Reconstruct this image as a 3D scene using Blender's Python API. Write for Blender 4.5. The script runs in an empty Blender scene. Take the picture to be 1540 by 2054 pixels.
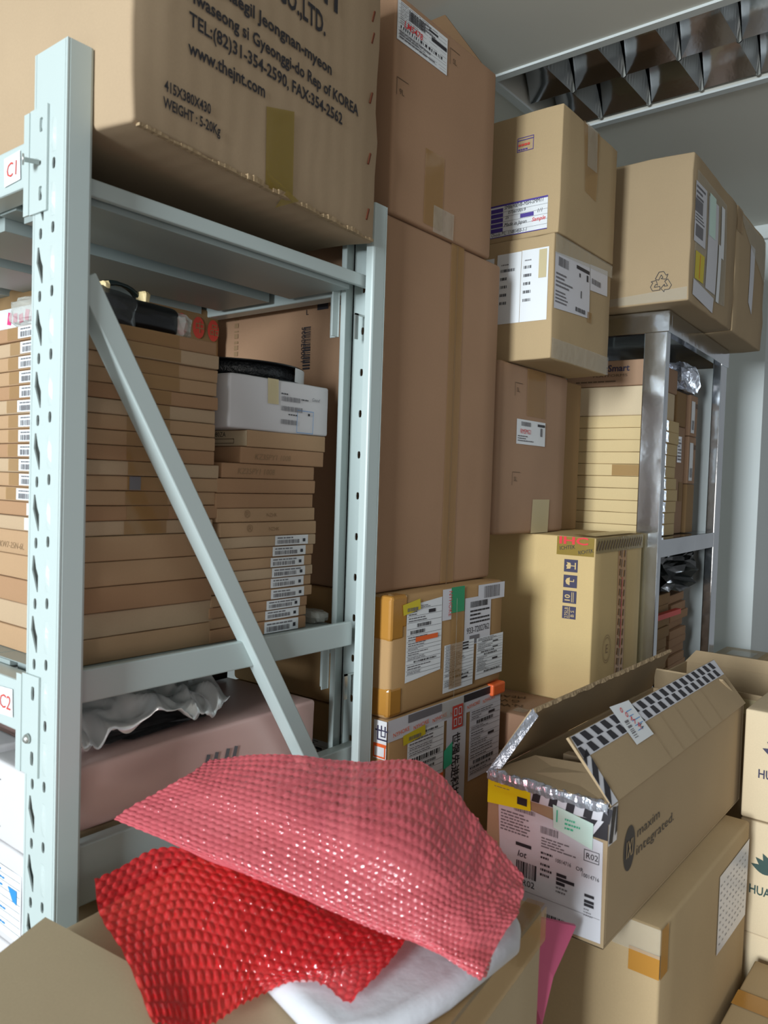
import bpy, bmesh, math, random
from mathutils import Vector, Matrix, noise
C = bpy.context.scene.collection
R = math.radians
rnd = random.Random(7)

# ------------------------------------------------------------------ camera
YAW, PIT, ROL = R(38.37), R(-2.16), R(1.824)
fw = Vector((math.cos(YAW)*math.cos(PIT), math.sin(YAW)*math.cos(PIT), math.sin(PIT)))
r0 = Vector((math.sin(YAW), -math.cos(YAW), 0)); u0 = r0.cross(fw)
cr = r0*math.cos(ROL)+u0*math.sin(ROL); cu = u0*math.cos(ROL)-r0*math.sin(ROL)
cd = bpy.data.cameras.new('camera'); cam = bpy.data.objects.new('camera', cd); C.objects.link(cam)
cam.matrix_world = Matrix(((cr.x, cu.x, -fw.x, 0), (cr.y, cu.y, -fw.y, 0), (cr.z, cu.z, -fw.z, 1.5), (0, 0, 0, 1)))
cd.sensor_fit = 'HORIZONTAL'; cd.sensor_width = 36; cd.lens = 36*1577/1540
cd.clip_start = .02
cd.dof.use_dof = True; cd.dof.focus_distance = 1.75; cd.dof.aperture_fstop = 11
bpy.context.scene.camera = cam

# ------------------------------------------------------------------ light
w = bpy.data.worlds.new('world'); bpy.context.scene.world = w; w.use_nodes = True
bg = w.node_tree.nodes['Background']; bg.inputs[0].default_value = (.9, .95, 1, 1); bg.inputs[1].default_value = .27
def area(name, loc, target, sx, sy, power, col):
    l = bpy.data.lights.new(name, 'AREA'); l.shape = 'RECTANGLE'; l.size = sx; l.size_y = sy; l.energy = power; l.color = col
    o = bpy.data.objects.new(name, l); C.objects.link(o); o.location = loc
    o.rotation_euler = (Vector(target)-Vector(loc)).to_track_quat('-Z', 'Y').to_euler(); return o
area('window_daylight', (-5.2, -.15, 2.15), (1.5, .75, 1.3), 1.3, 1.9, 590, (.87, .95, 1))
area('side_bounce_fill', (-2.2, -3.4, 1.2), (1.3, .6, 2.3), 2.0, 1.2, 24, (1, .93, .86))  # added warm fill in place of bounce from the cartons, not a window
vs = bpy.context.scene.view_settings
vs.view_transform = 'Standard'; vs.look = 'None'; vs.exposure = 0.0; vs.gamma = 1; vs.use_curve_mapping = False

# ------------------------------------------------------------------ materials
def lin(h):
    h = h.lstrip('#'); out = []
    for i in (0, 2, 4):
        v = int(h[i:i+2], 16)/255
        out.append(v/12.92 if v <= .04045 else ((v+.055)/1.055)**2.4)
    return (*out, 1)
def mat(name, col, rough=.6, metal=0, alpha=1, trans=0, spec=.5, var=0, vscale=6, bump=0, bscale=40, fiber=0, wave=None, coat=0, ior=None):
    m = bpy.data.materials.new(name); m.use_nodes = True; nt = m.node_tree; n = nt.nodes; L = nt.links
    p = n['Principled BSDF']; c = lin(col) if isinstance(col, str) else col
    p.inputs['Base Color'].default_value = c; p.inputs['Roughness'].default_value = rough; p.inputs['Metallic'].default_value = metal
    p.inputs['Alpha'].default_value = alpha; p.inputs['Transmission Weight'].default_value = trans
    p.inputs['Specular IOR Level'].default_value = spec; p.inputs['Coat Weight'].default_value = coat
    if ior: p.inputs['IOR'].default_value = ior
    if var or bump or fiber or wave:
        tc = n.new('ShaderNodeTexCoord')
        if var or fiber:
            nz = n.new('ShaderNodeTexNoise'); nz.inputs['Scale'].default_value = vscale; nz.inputs['Detail'].default_value = 3; L.new(tc.outputs['Object'], nz.inputs['Vector'])
            fz = n.new('ShaderNodeTexNoise'); fz.inputs['Scale'].default_value = 350; fz.inputs['Detail'].default_value = 2; L.new(tc.outputs['Object'], fz.inputs['Vector'])
            a = n.new('ShaderNodeMath'); a.operation = 'MULTIPLY_ADD'; a.inputs[1].default_value = var*2; a.inputs[2].default_value = 1-var; L.new(nz.outputs['Fac'], a.inputs[0])
            b = n.new('ShaderNodeMath'); b.operation = 'MULTIPLY_ADD'; b.inputs[1].default_value = fiber*2; b.inputs[2].default_value = 1-fiber; L.new(fz.outputs['Fac'], b.inputs[0])
            d = n.new('ShaderNodeMath'); d.operation = 'MULTIPLY'; L.new(a.outputs[0], d.inputs[0]); L.new(b.outputs[0], d.inputs[1])
            mx = n.new('ShaderNodeVectorMath'); mx.operation = 'SCALE'; mx.inputs[0].default_value = c[:3]; L.new(d.outputs[0], mx.inputs['Scale'])
            L.new(mx.outputs[0], p.inputs['Base Color'])
        h = None
        if bump:
            bz = n.new('ShaderNodeTexNoise'); bz.inputs['Scale'].default_value = bscale; bz.inputs['Detail'].default_value = 4; L.new(tc.outputs['Object'], bz.inputs['Vector']); h = bz.outputs['Fac']
        if wave:
            wv = n.new('ShaderNodeTexWave'); wv.bands_direction = wave; wv.inputs['Scale'].default_value = 9; wv.inputs['Distortion'].default_value = 2.5; L.new(tc.outputs['Object'], wv.inputs['Vector'])
            if h is None: h = wv.outputs['Fac']
            else:
                ad = n.new('ShaderNodeMath'); ad.operation = 'MULTIPLY_ADD'; ad.inputs[1].default_value = .35; L.new(wv.outputs['Fac'], ad.inputs[0]); L.new(h, ad.inputs[2]); h = ad.outputs[0]
        if h is not None:
            bp = n.new('ShaderNodeBump'); bp.inputs['Strength'].default_value = max(bump, .08); bp.inputs['Distance'].default_value = .004; L.new(h, bp.inputs['Height']); L.new(bp.outputs[0], p.inputs['Normal'])
    return m
def card(name, col, wave=None): return mat(name, col, wave=wave, rough=.82, spec=.25, var=.07, vscale=7, fiber=.05, bump=.10, bscale=12)
M = dict(
 steel=mat('powder_coated_steel', '#b0bcba', rough=.33, var=.02, vscale=4),
 deck=mat('powder_coated_deck', '#929d9b', rough=.42, var=.05, vscale=3),
 zinc=mat('zinc_bolt', '#b9bcb8', rough=.3, metal=.8),
 inox=mat('brushed_stainless', '#c9ced2', rough=.13, metal=1, var=.2, vscale=7, bump=.4, bscale=7),
 chrome=mat('polished_louvre', '#b9bfc6', rough=.1, metal=1, bump=.1, bscale=14),
 louvre=mat('dull_louvre_blade', '#8a8c88', rough=.3, metal=.6),
 cJ=card('cardboard_brown_grey', '#a58f74', 'X'), cT=card('cardboard_tan', '#9e7d62'), cS=card('cardboard_plain', '#ab9471'), cR=card('cardboard_reddish', '#a08168'),
 cY=card('cardboard_yellow', '#c2a877'), cG=card('cardboard_ship', '#a8865c'), cM=card('cardboard_dull', '#a18c6e'), cP=card('cardboard_pancake', '#a98a6a'),
 cP2=card('cardboard_pancake_dark', '#a07d5e'), cP3=card('cardboard_pancake_light', '#ae967a'), cW=card('cardboard_cream', '#cbb899'), cWh=mat('white_board', '#c6c4c5', rough=.6, var=.03),
 cB=card('cardboard_pale_stack', '#cbb487'), cN=card('cardboard_near', '#b5a385'), cD=card('cardboard_old', '#8f7350'), cPinkish=mat('pink_film_wrap', '#dcb7af', rough=.35, var=.05, bump=.25, bscale=6),
 edge=mat('torn_board_edge', '#9f8868', rough=.9, bump=.5, bscale=120),
 paper=mat('white_paper', '#d9dcde', rough=.55, var=.02), paperl=mat('lilac_paper', '#c8c8ce', rough=.35),
 paperg=mat('pale_green_paper', '#c3ddd2', rough=.4),
 ink=mat('black_print', '#26242a', rough=.6), ink2=mat('grey_print', '#6c6a6e', rough=.6), inkb=mat('brown_print', '#5d4a36', rough=.7), inkf=mat('faint_print', '#8a6f50', rough=.8),
 navy=mat('navy_print', '#34304a', rough=.6), purple=mat('purple_print', '#4b3a8c', rough=.5), red=mat('red_pen', '#d02c33', rough=.5), redp=mat('red_print', '#c4453a', rough=.5),
 orange=mat('orange_print', '#e2632b', rough=.5), yellow=mat('yellow_sticker', '#c9b62b', rough=.45), yel2=mat('bright_yellow_sticker', '#e5dc12', rough=.4),
 green=mat('green_tape', '#128a58', rough=.25), teal=mat('teal_print', '#3cb58c', rough=.5), blue=mat('blue_print', '#2f86c8', rough=.5), pinkm=mat('pink_marker', '#d63a7a', rough=.5), dgreen=mat('dark_green_print', '#2c4540', rough=.6),
 tape=mat('clear_tape', '#a57f4c', rough=.12, alpha=.55, bump=.15, bscale=30), tapeg=mat('glossy_clear_tape', '#c9c4b4', rough=.08, alpha=.35, bump=.5, bscale=45),
 tapeb=mat('brown_tape', '#a97836', rough=.16, bump=.12, bscale=20), tapey=mat('yellow_old_tape', '#8f7836', rough=.25, alpha=.8, bump=.2, bscale=20), masking=mat('masking_tape', '#c6b78e', rough=.5, alpha=.85),
 silver=mat('silver_foil', '#ffffff', rough=.25, metal=.6, bump=.15, bscale=9), silver2=mat('crinkled_silver_tape', '#c9cfdb', rough=.16, metal=.7, bump=1, bscale=60),
 black=mat('black_plastic', '#0d0e10', rough=.25), blackbag=mat('black_bag', '#101514', rough=.16, bump=.5, bscale=20), smoke=mat('antistatic_bag', '#3b3d3e', rough=.12, alpha=.75, bump=.6, bscale=30),
 clearbag=mat('clear_plastic_bag', '#c8cbc4', rough=.15, alpha=.45, bump=.7, bscale=30),
 foam=mat('white_foam', '#c9cad0', rough=.55, bump=.2, bscale=60), pink=mat('pink_foam', '#bf5676', rough=.6, var=.05), 
 wall=mat('painted_wall', '#c9cfce', rough=.7, var=.02), ceil=mat('painted_ceiling', '#cfcec4', rough=.75, var=.015), floor=mat('floor_tile', '#8c877e', rough=.4, var=.05),
 cable=mat('black_cable', '#16201f', rough=.3), tag=mat('cream_tie', '#d8c28f', rough=.6),
)
def wrapmat(name, col, a0, a1, rough, strength):
    """thin coloured film: more see-through face-on than edge-on, finely crinkled"""
    m = bpy.data.materials.new(name); m.use_nodes = True; nt = m.node_tree; n = nt.nodes; L = nt.links
    p = n['Principled BSDF']; p.inputs['Base Color'].default_value = lin(col); p.inputs['Roughness'].default_value = rough
    p.inputs['Specular IOR Level'].default_value = .2
    tc = n.new('ShaderNodeTexCoord'); nz = n.new('ShaderNodeTexNoise'); nz.inputs['Scale'].default_value = 130; nz.inputs['Detail'].default_value = 3; L.new(tc.outputs['Object'], nz.inputs['Vector'])
    bp = n.new('ShaderNodeBump'); bp.inputs['Strength'].default_value = strength; bp.inputs['Distance'].default_value = .003; L.new(nz.outputs['Fac'], bp.inputs['Height'])
    L.new(bp.outputs[0], p.inputs['Normal'])
    lw = n.new('ShaderNodeLayerWeight'); lw.inputs[0].default_value = .45
    mr = n.new('ShaderNodeMapRange'); mr.inputs[3].default_value = a0; mr.inputs[4].default_value = a1; L.new(lw.outputs['Facing'], mr.inputs[0])
    t = n.new('ShaderNodeBsdfTranslucent'); t.inputs[0].default_value = lin(col)
    mx = n.new('ShaderNodeMixShader'); mx.inputs[0].default_value = .25; L.new(p.outputs[0], mx.inputs[1]); L.new(t.outputs[0], mx.inputs[2])
    tr = n.new('ShaderNodeBsdfTransparent'); tr.inputs[0].default_value = lin('#ff8f8c')
    m2 = n.new('ShaderNodeMixShader'); L.new(mr.outputs[0], m2.inputs[0]); L.new(tr.outputs[0], m2.inputs[1]); L.new(mx.outputs[0], m2.inputs[2])
    gl = n.new('ShaderNodeBsdfGlossy'); gl.inputs['Roughness'].default_value = .07; gl.inputs[0].default_value = (1, .93, .93, 1); L.new(bp.outputs[0], gl.inputs['Normal'])
    fr = n.new('ShaderNodeFresnel'); fr.inputs[0].default_value = 1.5; L.new(bp.outputs[0], fr.inputs['Normal'])
    ml = n.new('ShaderNodeMath'); ml.operation = 'MULTIPLY_ADD'; ml.inputs[1].default_value = .75; ml.inputs[2].default_value = .01; L.new(fr.outputs[0], ml.inputs[0])
    m3 = n.new('ShaderNodeMixShader'); L.new(ml.outputs[0], m3.inputs[0]); L.new(m2.outputs[0], m3.inputs[1]); L.new(gl.outputs[0], m3.inputs[2])
    L.new(m3.outputs[0], n['Material Output'].inputs[0]); return m
M['wrapA'] = wrapmat('pink_bubble_film', '#e46c76', .58, .95, .4, .5); M['wrapB'] = wrapmat('red_bubble_film', '#ee1f2a', .36, .9, .4, .6)

# ------------------------------------------------------------------ object helpers
def link(name, me, parent=None, m=None, smooth=False):
    o = bpy.data.objects.new(name, me); C.objects.link(o)
    if parent: o.parent = parent
    if m is not None and not me.materials: me.materials.append(M[m] if isinstance(m, str) else m)
    if smooth: me.polygons.foreach_set('use_smooth', [True]*len(me.polygons))
    return o
def tag(o, label, cat=None, group=None):
    o['label'] = label
    if cat: o['category'] = cat
    if group: o['group'] = group
    return o
def thing(name, label, cat, loc=(0, 0, 0), rz=0, group=None):
    o = bpy.data.objects.new(name, None); o.empty_display_size = .05; C.objects.link(o)
    o.location = loc; o.rotation_euler = (0, 0, R(rz)); return tag(o, label, cat, group)
def mesh(name, v, f, parent=None, m=None, smooth=False):
    me = bpy.data.meshes.new(name); me.from_pydata([tuple(x) for x in v], [], f); me.update()
    return link(name, me, parent, m, smooth)
class MB:
    def __init__(s): s.v = []; s.f = []; s.m = []
    def add(s, v, f, m=0): k = len(s.v); s.v += [tuple(x) for x in v]; s.f += [[i+k for i in q] for q in f]; s.m += [m]*len(f)
    def box(s, a, b, m=0, mtx=None):
        x0, y0, z0 = a; x1, y1, z1 = b
        v = [Vector(p) for p in ((x0,y0,z0),(x1,y0,z0),(x1,y1,z0),(x0,y1,z0),(x0,y0,z1),(x1,y0,z1),(x1,y1,z1),(x0,y1,z1))]
        if mtx: v = [mtx @ p for p in v]
        s.add(v, [(0,3,2,1),(4,5,6,7),(0,1,5,4),(1,2,6,5),(2,3,7,6),(3,0,4,7)], m)
    def build(s, name, mats, parent=None, smooth=False, bevel=0):
        me = bpy.data.meshes.new(name); me.from_pydata(s.v, [], s.f)
        for q in (mats if isinstance(mats, (list, tuple)) else [mats]): me.materials.append(M[q] if isinstance(q, str) else q)
        me.polygons.foreach_set('material_index', s.m); me.update()
        o = link(name, me, parent, None, smooth)
        if bevel:
            b = o.modifiers.new('bevel', 'BEVEL'); b.width = bevel; b.segments = 2; b.limit_method = 'ANGLE'; b.angle_limit = R(40)
        return o
def rbox(sx, sy, sz, r=.004, bulge=0, crush=0, seed=0, n=8):
    """rounded, slightly bulging box surface, base at z=0, near corner at the origin"""
    S = (sx, sy, sz); v = []; f = []; key = {}
    def coords(L): return [0, r*.5, r] + [r+(L-2*r)*i/n for i in range(1, n)] + [L-r, L-r*.5, L]
    cs = [coords(L) for L in S]
    def vid(p):
        k = tuple(round(t, 6) for t in p)
        if k in key: return key[k]
        q = [min(max(p[i], r), S[i]-r) for i in range(3)]
        d = Vector([p[i]-q[i] for i in range(3)])
        out = Vector(q)+(d.normalized()*r if d.length > 0 else d)
        for i in range(3):
            if bulge and (p[i] < 1e-6 or p[i] > S[i]-1e-6):
                a, b = [j for j in range(3) if j != i]
                wgt = max(0, math.sin(math.pi*p[a]/S[a])*math.sin(math.pi*p[b]/S[b]))
                out[i] += (1 if p[i] > .5*S[i] else -1)*bulge*wgt
        if crush:
            e = sum(1 for i in range(3) if p[i] < .02 or p[i] > S[i]-.02)
            if e >= 2:
                nv = noise.noise_vector(out*22+Vector((seed, seed*2, 0)))
                out += nv*crush*(1.6 if e == 3 else .8)
        key[k] = len(v); v.append(out); return key[k]
    for ax in range(3):
        a, b = (ax+1) % 3, (ax+2) % 3
        for side in (0, 1):
            for i in range(len(cs[a])-1):
                for j in range(len(cs[b])-1):
                    q = []
                    for (da, db) in ((0, 0), (1, 0), (1, 1), (0, 1)):
                        p = [0, 0, 0]; p[ax] = S[ax] if side else 0; p[a] = cs[a][i+da]; p[b] = cs[b][j+db]; q.append(vid(p))
                    f.append(q if side else q[::-1])
    return v, f
_tc = {}
def glyphs(txt, bold=0):
    k = (txt, bold)
    if k in _tc: return _tc[k]
    cu = bpy.data.curves.new('t', 'FONT'); cu.body = txt; cu.resolution_u = 2; cu.offset = bold
    o = bpy.data.objects.new('t', cu); C.objects.link(o); bpy.context.view_layer.update()
    dg = bpy.context.evaluated_depsgraph_get(); me = bpy.data.meshes.new_from_object(o.evaluated_get(dg))
    v = [(p.co.x, p.co.y) for p in me.vertices]; f = [tuple(p.vertices) for p in me.polygons]
    bpy.data.objects.remove(o); bpy.data.meshes.remove(me); bpy.data.curves.remove(cu)
    _tc[k] = (v, f); return v, f
class Sheet:
    """flat marks on one face of a box: (u, v) in metres from the face's lower left corner"""
    def __init__(s, size=None, face='ny', bulge=0, o=None, u=None, v=None):
        s.V = []; s.F = []; s.Mi = []; s.mats = []; s.pr = []
        if o is not None: s.o, s.u, s.v = Vector(o), Vector(u), Vector(v)
        else:
            sx, sy, sz = size
            s.o, s.u, s.v = {'ny': (Vector((0,0,0)), Vector((1,0,0)), Vector((0,0,1))), 'nx': (Vector((0,sy,0)), Vector((0,-1,0)), Vector((0,0,1))),
                             'top': (Vector((0,0,sz)), Vector((1,0,0)), Vector((0,1,0)))}[face]
        s.n = s.u.cross(s.v).normalized(); s.b = bulge
        s.W, s.H = ((sx, sz) if face == 'ny' else (sy, sz) if face == 'nx' else (sx, sy)) if size else (1, 1)
    def P(s, a, b, l):
        bl = s.b*max(0, math.sin(math.pi*min(max(a/s.W, 0), 1))*math.sin(math.pi*min(max(b/s.H, 0), 1))) if s.b else 0
        return s.o+s.u*a+s.v*b+s.n*(l+bl)
    def mi(s, m):
        if m not in s.mats: s.mats.append(m)
        return s.mats.index(m)
    def quad(s, pts, m, l=.0008, cell=.03):
        """4 corners anticlockwise from lower left"""
        p = [Vector(q) for q in pts]
        nu = max(1, min(20, int((p[1]-p[0]).length/cell))) if s.b else 1; nv = max(1, min(20, int((p[3]-p[0]).length/cell))) if s.b else 1
        k = len(s.V)
        for j in range(nv+1):
            for i in range(nu+1):
                q = p[0].lerp(p[1], i/nu).lerp(p[3].lerp(p[2], i/nu), j/nv); s.V.append(s.P(q.x, q.y, l))
        f0 = len(s.F)
        for j in range(nv):
            for i in range(nu): a = k+j*(nu+1)+i; s.F.append((a, a+1, a+nu+2, a+nu+1)); s.Mi.append(s.mi(m))
        s.pr.append((min(q.x for q in p), min(q.y for q in p), max(q.x for q in p), max(q.y for q in p), f0, len(s.F))); return s
    def rect(s, a0, b0, a1, b1, m, l=.0008, rot=0):
        c = Vector(((a0+a1)/2, (b0+b1)/2)); q = [Vector(t) for t in ((a0,b0),(a1,b0),(a1,b1),(a0,b1))]
        if rot: rm = Matrix.Rotation(R(rot), 2); q = [c+rm @ (t-c) for t in q]
        return s.quad(q, m, l)
    def poly(s, pts, m, l=.0012):
        k = len(s.V); s.V += [s.P(a, b, l) for a, b in pts]; s.F.append(tuple(range(k, k+len(pts)))); s.Mi.append(s.mi(m)); s.pr.append((min(q[0] for q in pts), min(q[1] for q in pts), max(q[0] for q in pts), max(q[1] for q in pts), len(s.F)-1, len(s.F))); return s
    def text(s, t, a, b, h, m='ink', sx=1, rot=0, l=.0014, bold=0, slant=0, width=None, flip=1):
        v, f = glyphs(t, bold); k = len(s.V); sc = h/.70
        if width and v: sx = width/(max(q[0] for q in v)*sc)
        cr_, sr = math.cos(R(rot)), math.sin(R(rot))
        for x, y in v:
            x = x*sc*sx; y = y*sc; x += slant*y
            s.V.append(s.P(a+x*cr_-y*sr, b+x*sr+y*cr_, l))
        uv = [((q-s.o).dot(s.u), (q-s.o).dot(s.v)) for q in s.V[k:]] or [(a, b)]; f0 = len(s.F)
        s.F += [tuple(i+k for i in q) for q in f]; s.Mi += [s.mi(m)]*len(f)
        s.pr.append((min(q[0] for q in uv), min(q[1] for q in uv), max(q[0] for q in uv), max(q[1] for q in uv), f0, len(s.F))); return s
    def frame(s, a0, b0, a1, b1, t, m='ink', l=.0013):
        for q in ((a0,b0,a1,b0+t),(a0,b1-t,a1,b1),(a0,b0,a0+t,b1),(a1-t,b0,a1,b1)): s.rect(*q, m, l)
        return s
    def bars(s, a0, b0, a1, b1, m='ink', n=24, l=.0013, seed=1, vert=True):
        rr = random.Random(seed); t = 0
        while t < .98:
            wd = rr.choice((.35, .6, 1.1))/n
            if vert: s.rect(a0+(a1-a0)*t, b0, a0+(a1-a0)*min(1, t+wd), b1, m, l)
            else: s.rect(a0, b0+(b1-b0)*t, a1, b0+(b1-b0)*min(1, t+wd), m, l)
            t += wd+rr.choice((.4, .7))/n
        return s
    def lines(s, a0, b0, a1, b1, n=6, m='ink2', seed=1, l=.0013, fill=.45):
        """rows of small unreadable print"""
        rr = random.Random(seed); h = (b1-b0)/n
        for j in range(n):
            x = a0; y = b1-h*(j+.8); end = a0+(a1-a0)*rr.uniform(.45, 1)
            while x < end:
                wd = rr.uniform(.06, .2)*(a1-a0); s.rect(x, y, min(x+wd, a1), y+h*fill, m, l); x += wd+.012*(a1-a0)+.0008
        return s
    def waybill(s, a0, b0, a1, b1, seed=1, pm='paper', im='ink2', skew=0, dense=1, l=.0009):
        """printed courier sheet: paper, ruled lines, bar codes and rows of fine print"""
        rr = random.Random(seed); W, Hh = a1-a0, b1-b0
        s.quad(((a0,b0),(a1,b0+skew),(a1,b1+skew),(a0,b1)), pm, l)
        li = l+.0005
        y = 1.0
        while y > .12:
            hh = rr.uniform(.07, .13)/dense**.5; y -= hh
            if y < .04: break
            s.rect(a0+.02*W, b0+y*Hh, a1-.02*W, b0+y*Hh+.0006, im, li)
            k = rr.random()
            if k < .3: s.bars(a0+W*rr.uniform(.05, .3), b0+(y+.015)*Hh, a0+W*rr.uniform(.5, .95), b0+(y+hh*.75)*Hh, 'ink', 22, li, rr.randint(0, 99))
            elif k < .8: s.lines(a0+W*.05, b0+(y+.01)*Hh, a0+W*rr.uniform(.45, .9), b0+(y+hh*.9)*Hh, 2, im, rr.randint(0, 99), li)
            else:
                s.lines(a0+W*.05, b0+(y+.01)*Hh, a0+W*.4, b0+(y+hh*.9)*Hh, 2, im, rr.randint(0, 99), li); s.rect(a0+W*.6, b0+(y+.012)*Hh, a0+W*.8, b0+(y+hh*.7)*Hh, 'ink', li)
        return s
    def build(s, name, parent, label=None):
        """one object per separate patch of marks"""
        P_, n_, mg = s.pr, len(s.pr), .007; root = list(range(n_))
        def find(i):
            while root[i] != i: root[i] = root[root[i]]; i = root[i]
            return i
        for i in range(n_):
            for j in range(i):
                if P_[i][0]-mg < P_[j][2] and P_[j][0]-mg < P_[i][2] and P_[i][1]-mg < P_[j][3] and P_[j][1]-mg < P_[i][3]: root[find(i)] = find(j)
        groups = {}
        for i in range(n_): groups.setdefault(find(i), []).extend(range(P_[i][4], P_[i][5]))
        if not 1 < len(groups) <= 5: groups = {0: list(range(len(s.F)))}
        out = None
        for fs in groups.values():
            used = sorted({i for k in fs for i in s.F[k]}); mp = {i: k for k, i in enumerate(used)}
            me = bpy.data.meshes.new(name); me.from_pydata([tuple(s.V[i]) for i in used], [], [tuple(mp[i] for i in s.F[k]) for k in fs])
            for q in s.mats: me.materials.append(M[q])
            me.polygons.foreach_set('material_index', [s.Mi[k] for k in fs]); me.update()
            out = link(name, me, parent)
            if label: out['label'] = label
        return out
def carton(label, loc, size, m, rz=0, bulge=.0015, r=.004, crush=0, name='cardboard_box', cat='box', group=None, seed=0):
    t = thing(name, label, cat, loc, rz, group); t['sz'] = size
    v, f = rbox(*size, r=r, bulge=bulge, crush=crush, seed=seed); b = mesh('box_body', v, f, t, m, True)
    return t
def sh(t, face, bulge=.0015): return Sheet(tuple(t['sz']), face, bulge)

# ------------------------------------------------------------------ room
def struct(name, a, b, m, bevel=0):
    q = MB(); q.box(a, b); o = q.build(name, m, None, bevel=bevel); o['kind'] = 'structure'; return o
CZ = 2.55
struct('floor', (-3, -1.5, -.1), (5, 3.2, 0), 'floor')
# ceiling in pieces around the recessed lamp
LX0, LX1, LY0, LY1 = 1.775, 2.165, -.15, 1.10
q = MB()
q.box((-2.2, -1.5, CZ), (LX0, 3.2, CZ+.25)); q.box((LX1, -1.5, CZ), (5, 3.2, CZ+.25)); q.box((LX0, LY1, CZ), (LX1, 3.2, CZ+.25)); q.box((LX0, -1.5, CZ), (LX1, LY0, CZ+.25))
q.box((LX0-.01, LY0-.01, CZ+.16), (LX1+.01, LY1+.01, CZ+.25))
q.build('ceiling', 'ceil')['kind'] = 'structure'
struct('wall_right', (3.35, .772, 0), (5, 3.1, CZ), 'wall')
struct('wall_back', (-1.5, 3.1, 0), (3.35, 3.2, CZ), 'wall')
struct('trim_1', (3.325, .765, CZ-.055), (3.36, 3.1, CZ), 'wall', .004)

# ------------------------------------------------------------------ ceiling lamp
t = thing('ceiling_light', 'unlit recessed ceiling lamp with mirror louvres above the tall cartons', 'light', (LX0, LY0, CZ))
LW, LL = LX1-LX0, LY1-LY0
q = MB()
for a, b in (((-.012, -.012, -.006), (.012, LL+.012, .0)), ((LW-.012, -.012, -.006), (LW+.012, LL+.012, 0)), ((.012, LL-.012, -.006), (LW-.012, LL+.012, 0)), ((.012, -.012, -.006), (LW-.012, .012, 0))): q.box(a, b)
q.build('frame', 'wall', t)
q = MB()  # folded trough sides
for k in range(2):
    x0 = .014+k*(LW-.028)/2; x1 = x0+(LW-.028)/2; N = 12
    pr = []
    for i in range(N+1):
        a = -1+2*i/N; pr.append((x0+(x1-x0)*(i/N), .115-.105*abs(a)**2.2))
    v = []; f = []
    for y in (.012, LL-.012):
        for x, z in pr: v.append((x, y, z))
    for i in range(N): f.append((i, i+1, N+2+i, N+1+i))
    q.add(v, f)
q.build('reflector', 'chrome', t, True)
n_bl = 9
for k in range(1, n_bl):
    y = LL*k/n_bl
    q = MB()
    for j in range(2):
        x0 = .016+j*(LW-.028)/2; x1 = x0+(LW-.028)/2-.004; v = []; f = []; N = 10
        for i in range(N+1):
            xx = x0+(x1-x0)*i/N; a = -1+2*i/N; top = .112-.103*abs(a)**2.2
            v += [(xx, y-.006, max(top, .002)*.8), (xx, y, .004), (xx, y+.006, max(top, .002)*.8)]
        for i in range(N): b = i*3; f += [(b, b+1, b+4, b+3), (b+1, b+2, b+5, b+4)]
        q.add(v, f)
    q.build('louvre_blade', 'louvre', t, False)

# ------------------------------------------------------------------ steel storage rack
RX0, RX1, RY0, RY1 = .487, 1.082, .87, 2.87
PW, PD, PT = .074, .034, .002
rack = thing('storage_rack', 'pale grey slotted steel storage rack with shelves holding stacked component boxes', 'shelf', (RX0, RY0, 0))
def holed_plate(w_, h_, holes, thick):
    cu = bpy.data.curves.new('p', 'CURVE'); cu.dimensions = '2D'; cu.fill_mode = 'BOTH'; cu.extrude = thick/2
    for pts in [[(0, 0), (w_, 0), (w_, h_), (0, h_)]]+holes:
        sp = cu.splines.new('POLY'); sp.points.add(len(pts)-1); sp.use_cyclic_u = True
        for p, (x, y) in zip(sp.points, pts): p.co = (x, y, 0, 1)
    o = bpy.data.objects.new('p', cu); C.objects.link(o); bpy.context.view_layer.update()
    me = bpy.data.meshes.new_from_object(o.evaluated_get(bpy.context.evaluated_depsgraph_get()))
    v = [tuple(p.co) for p in me.vertices]; f = [tuple(p.vertices) for p in me.polygons]
    bpy.data.objects.remove(o); bpy.data.meshes.remove(me); bpy.data.curves.remove(cu); return v, f
def oval(x, y, rx, ry, n=10, up=1):
    out = []
    for i in range(n):
        a = 2*math.pi*i/n; c_, s_ = math.cos(a), math.sin(a); out.append((x+rx*c_, y+(ry-rx)*(1 if s_ > 1e-6 else -1 if s_ < -1e-6 else 0)+rx*s_))
    return out
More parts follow.
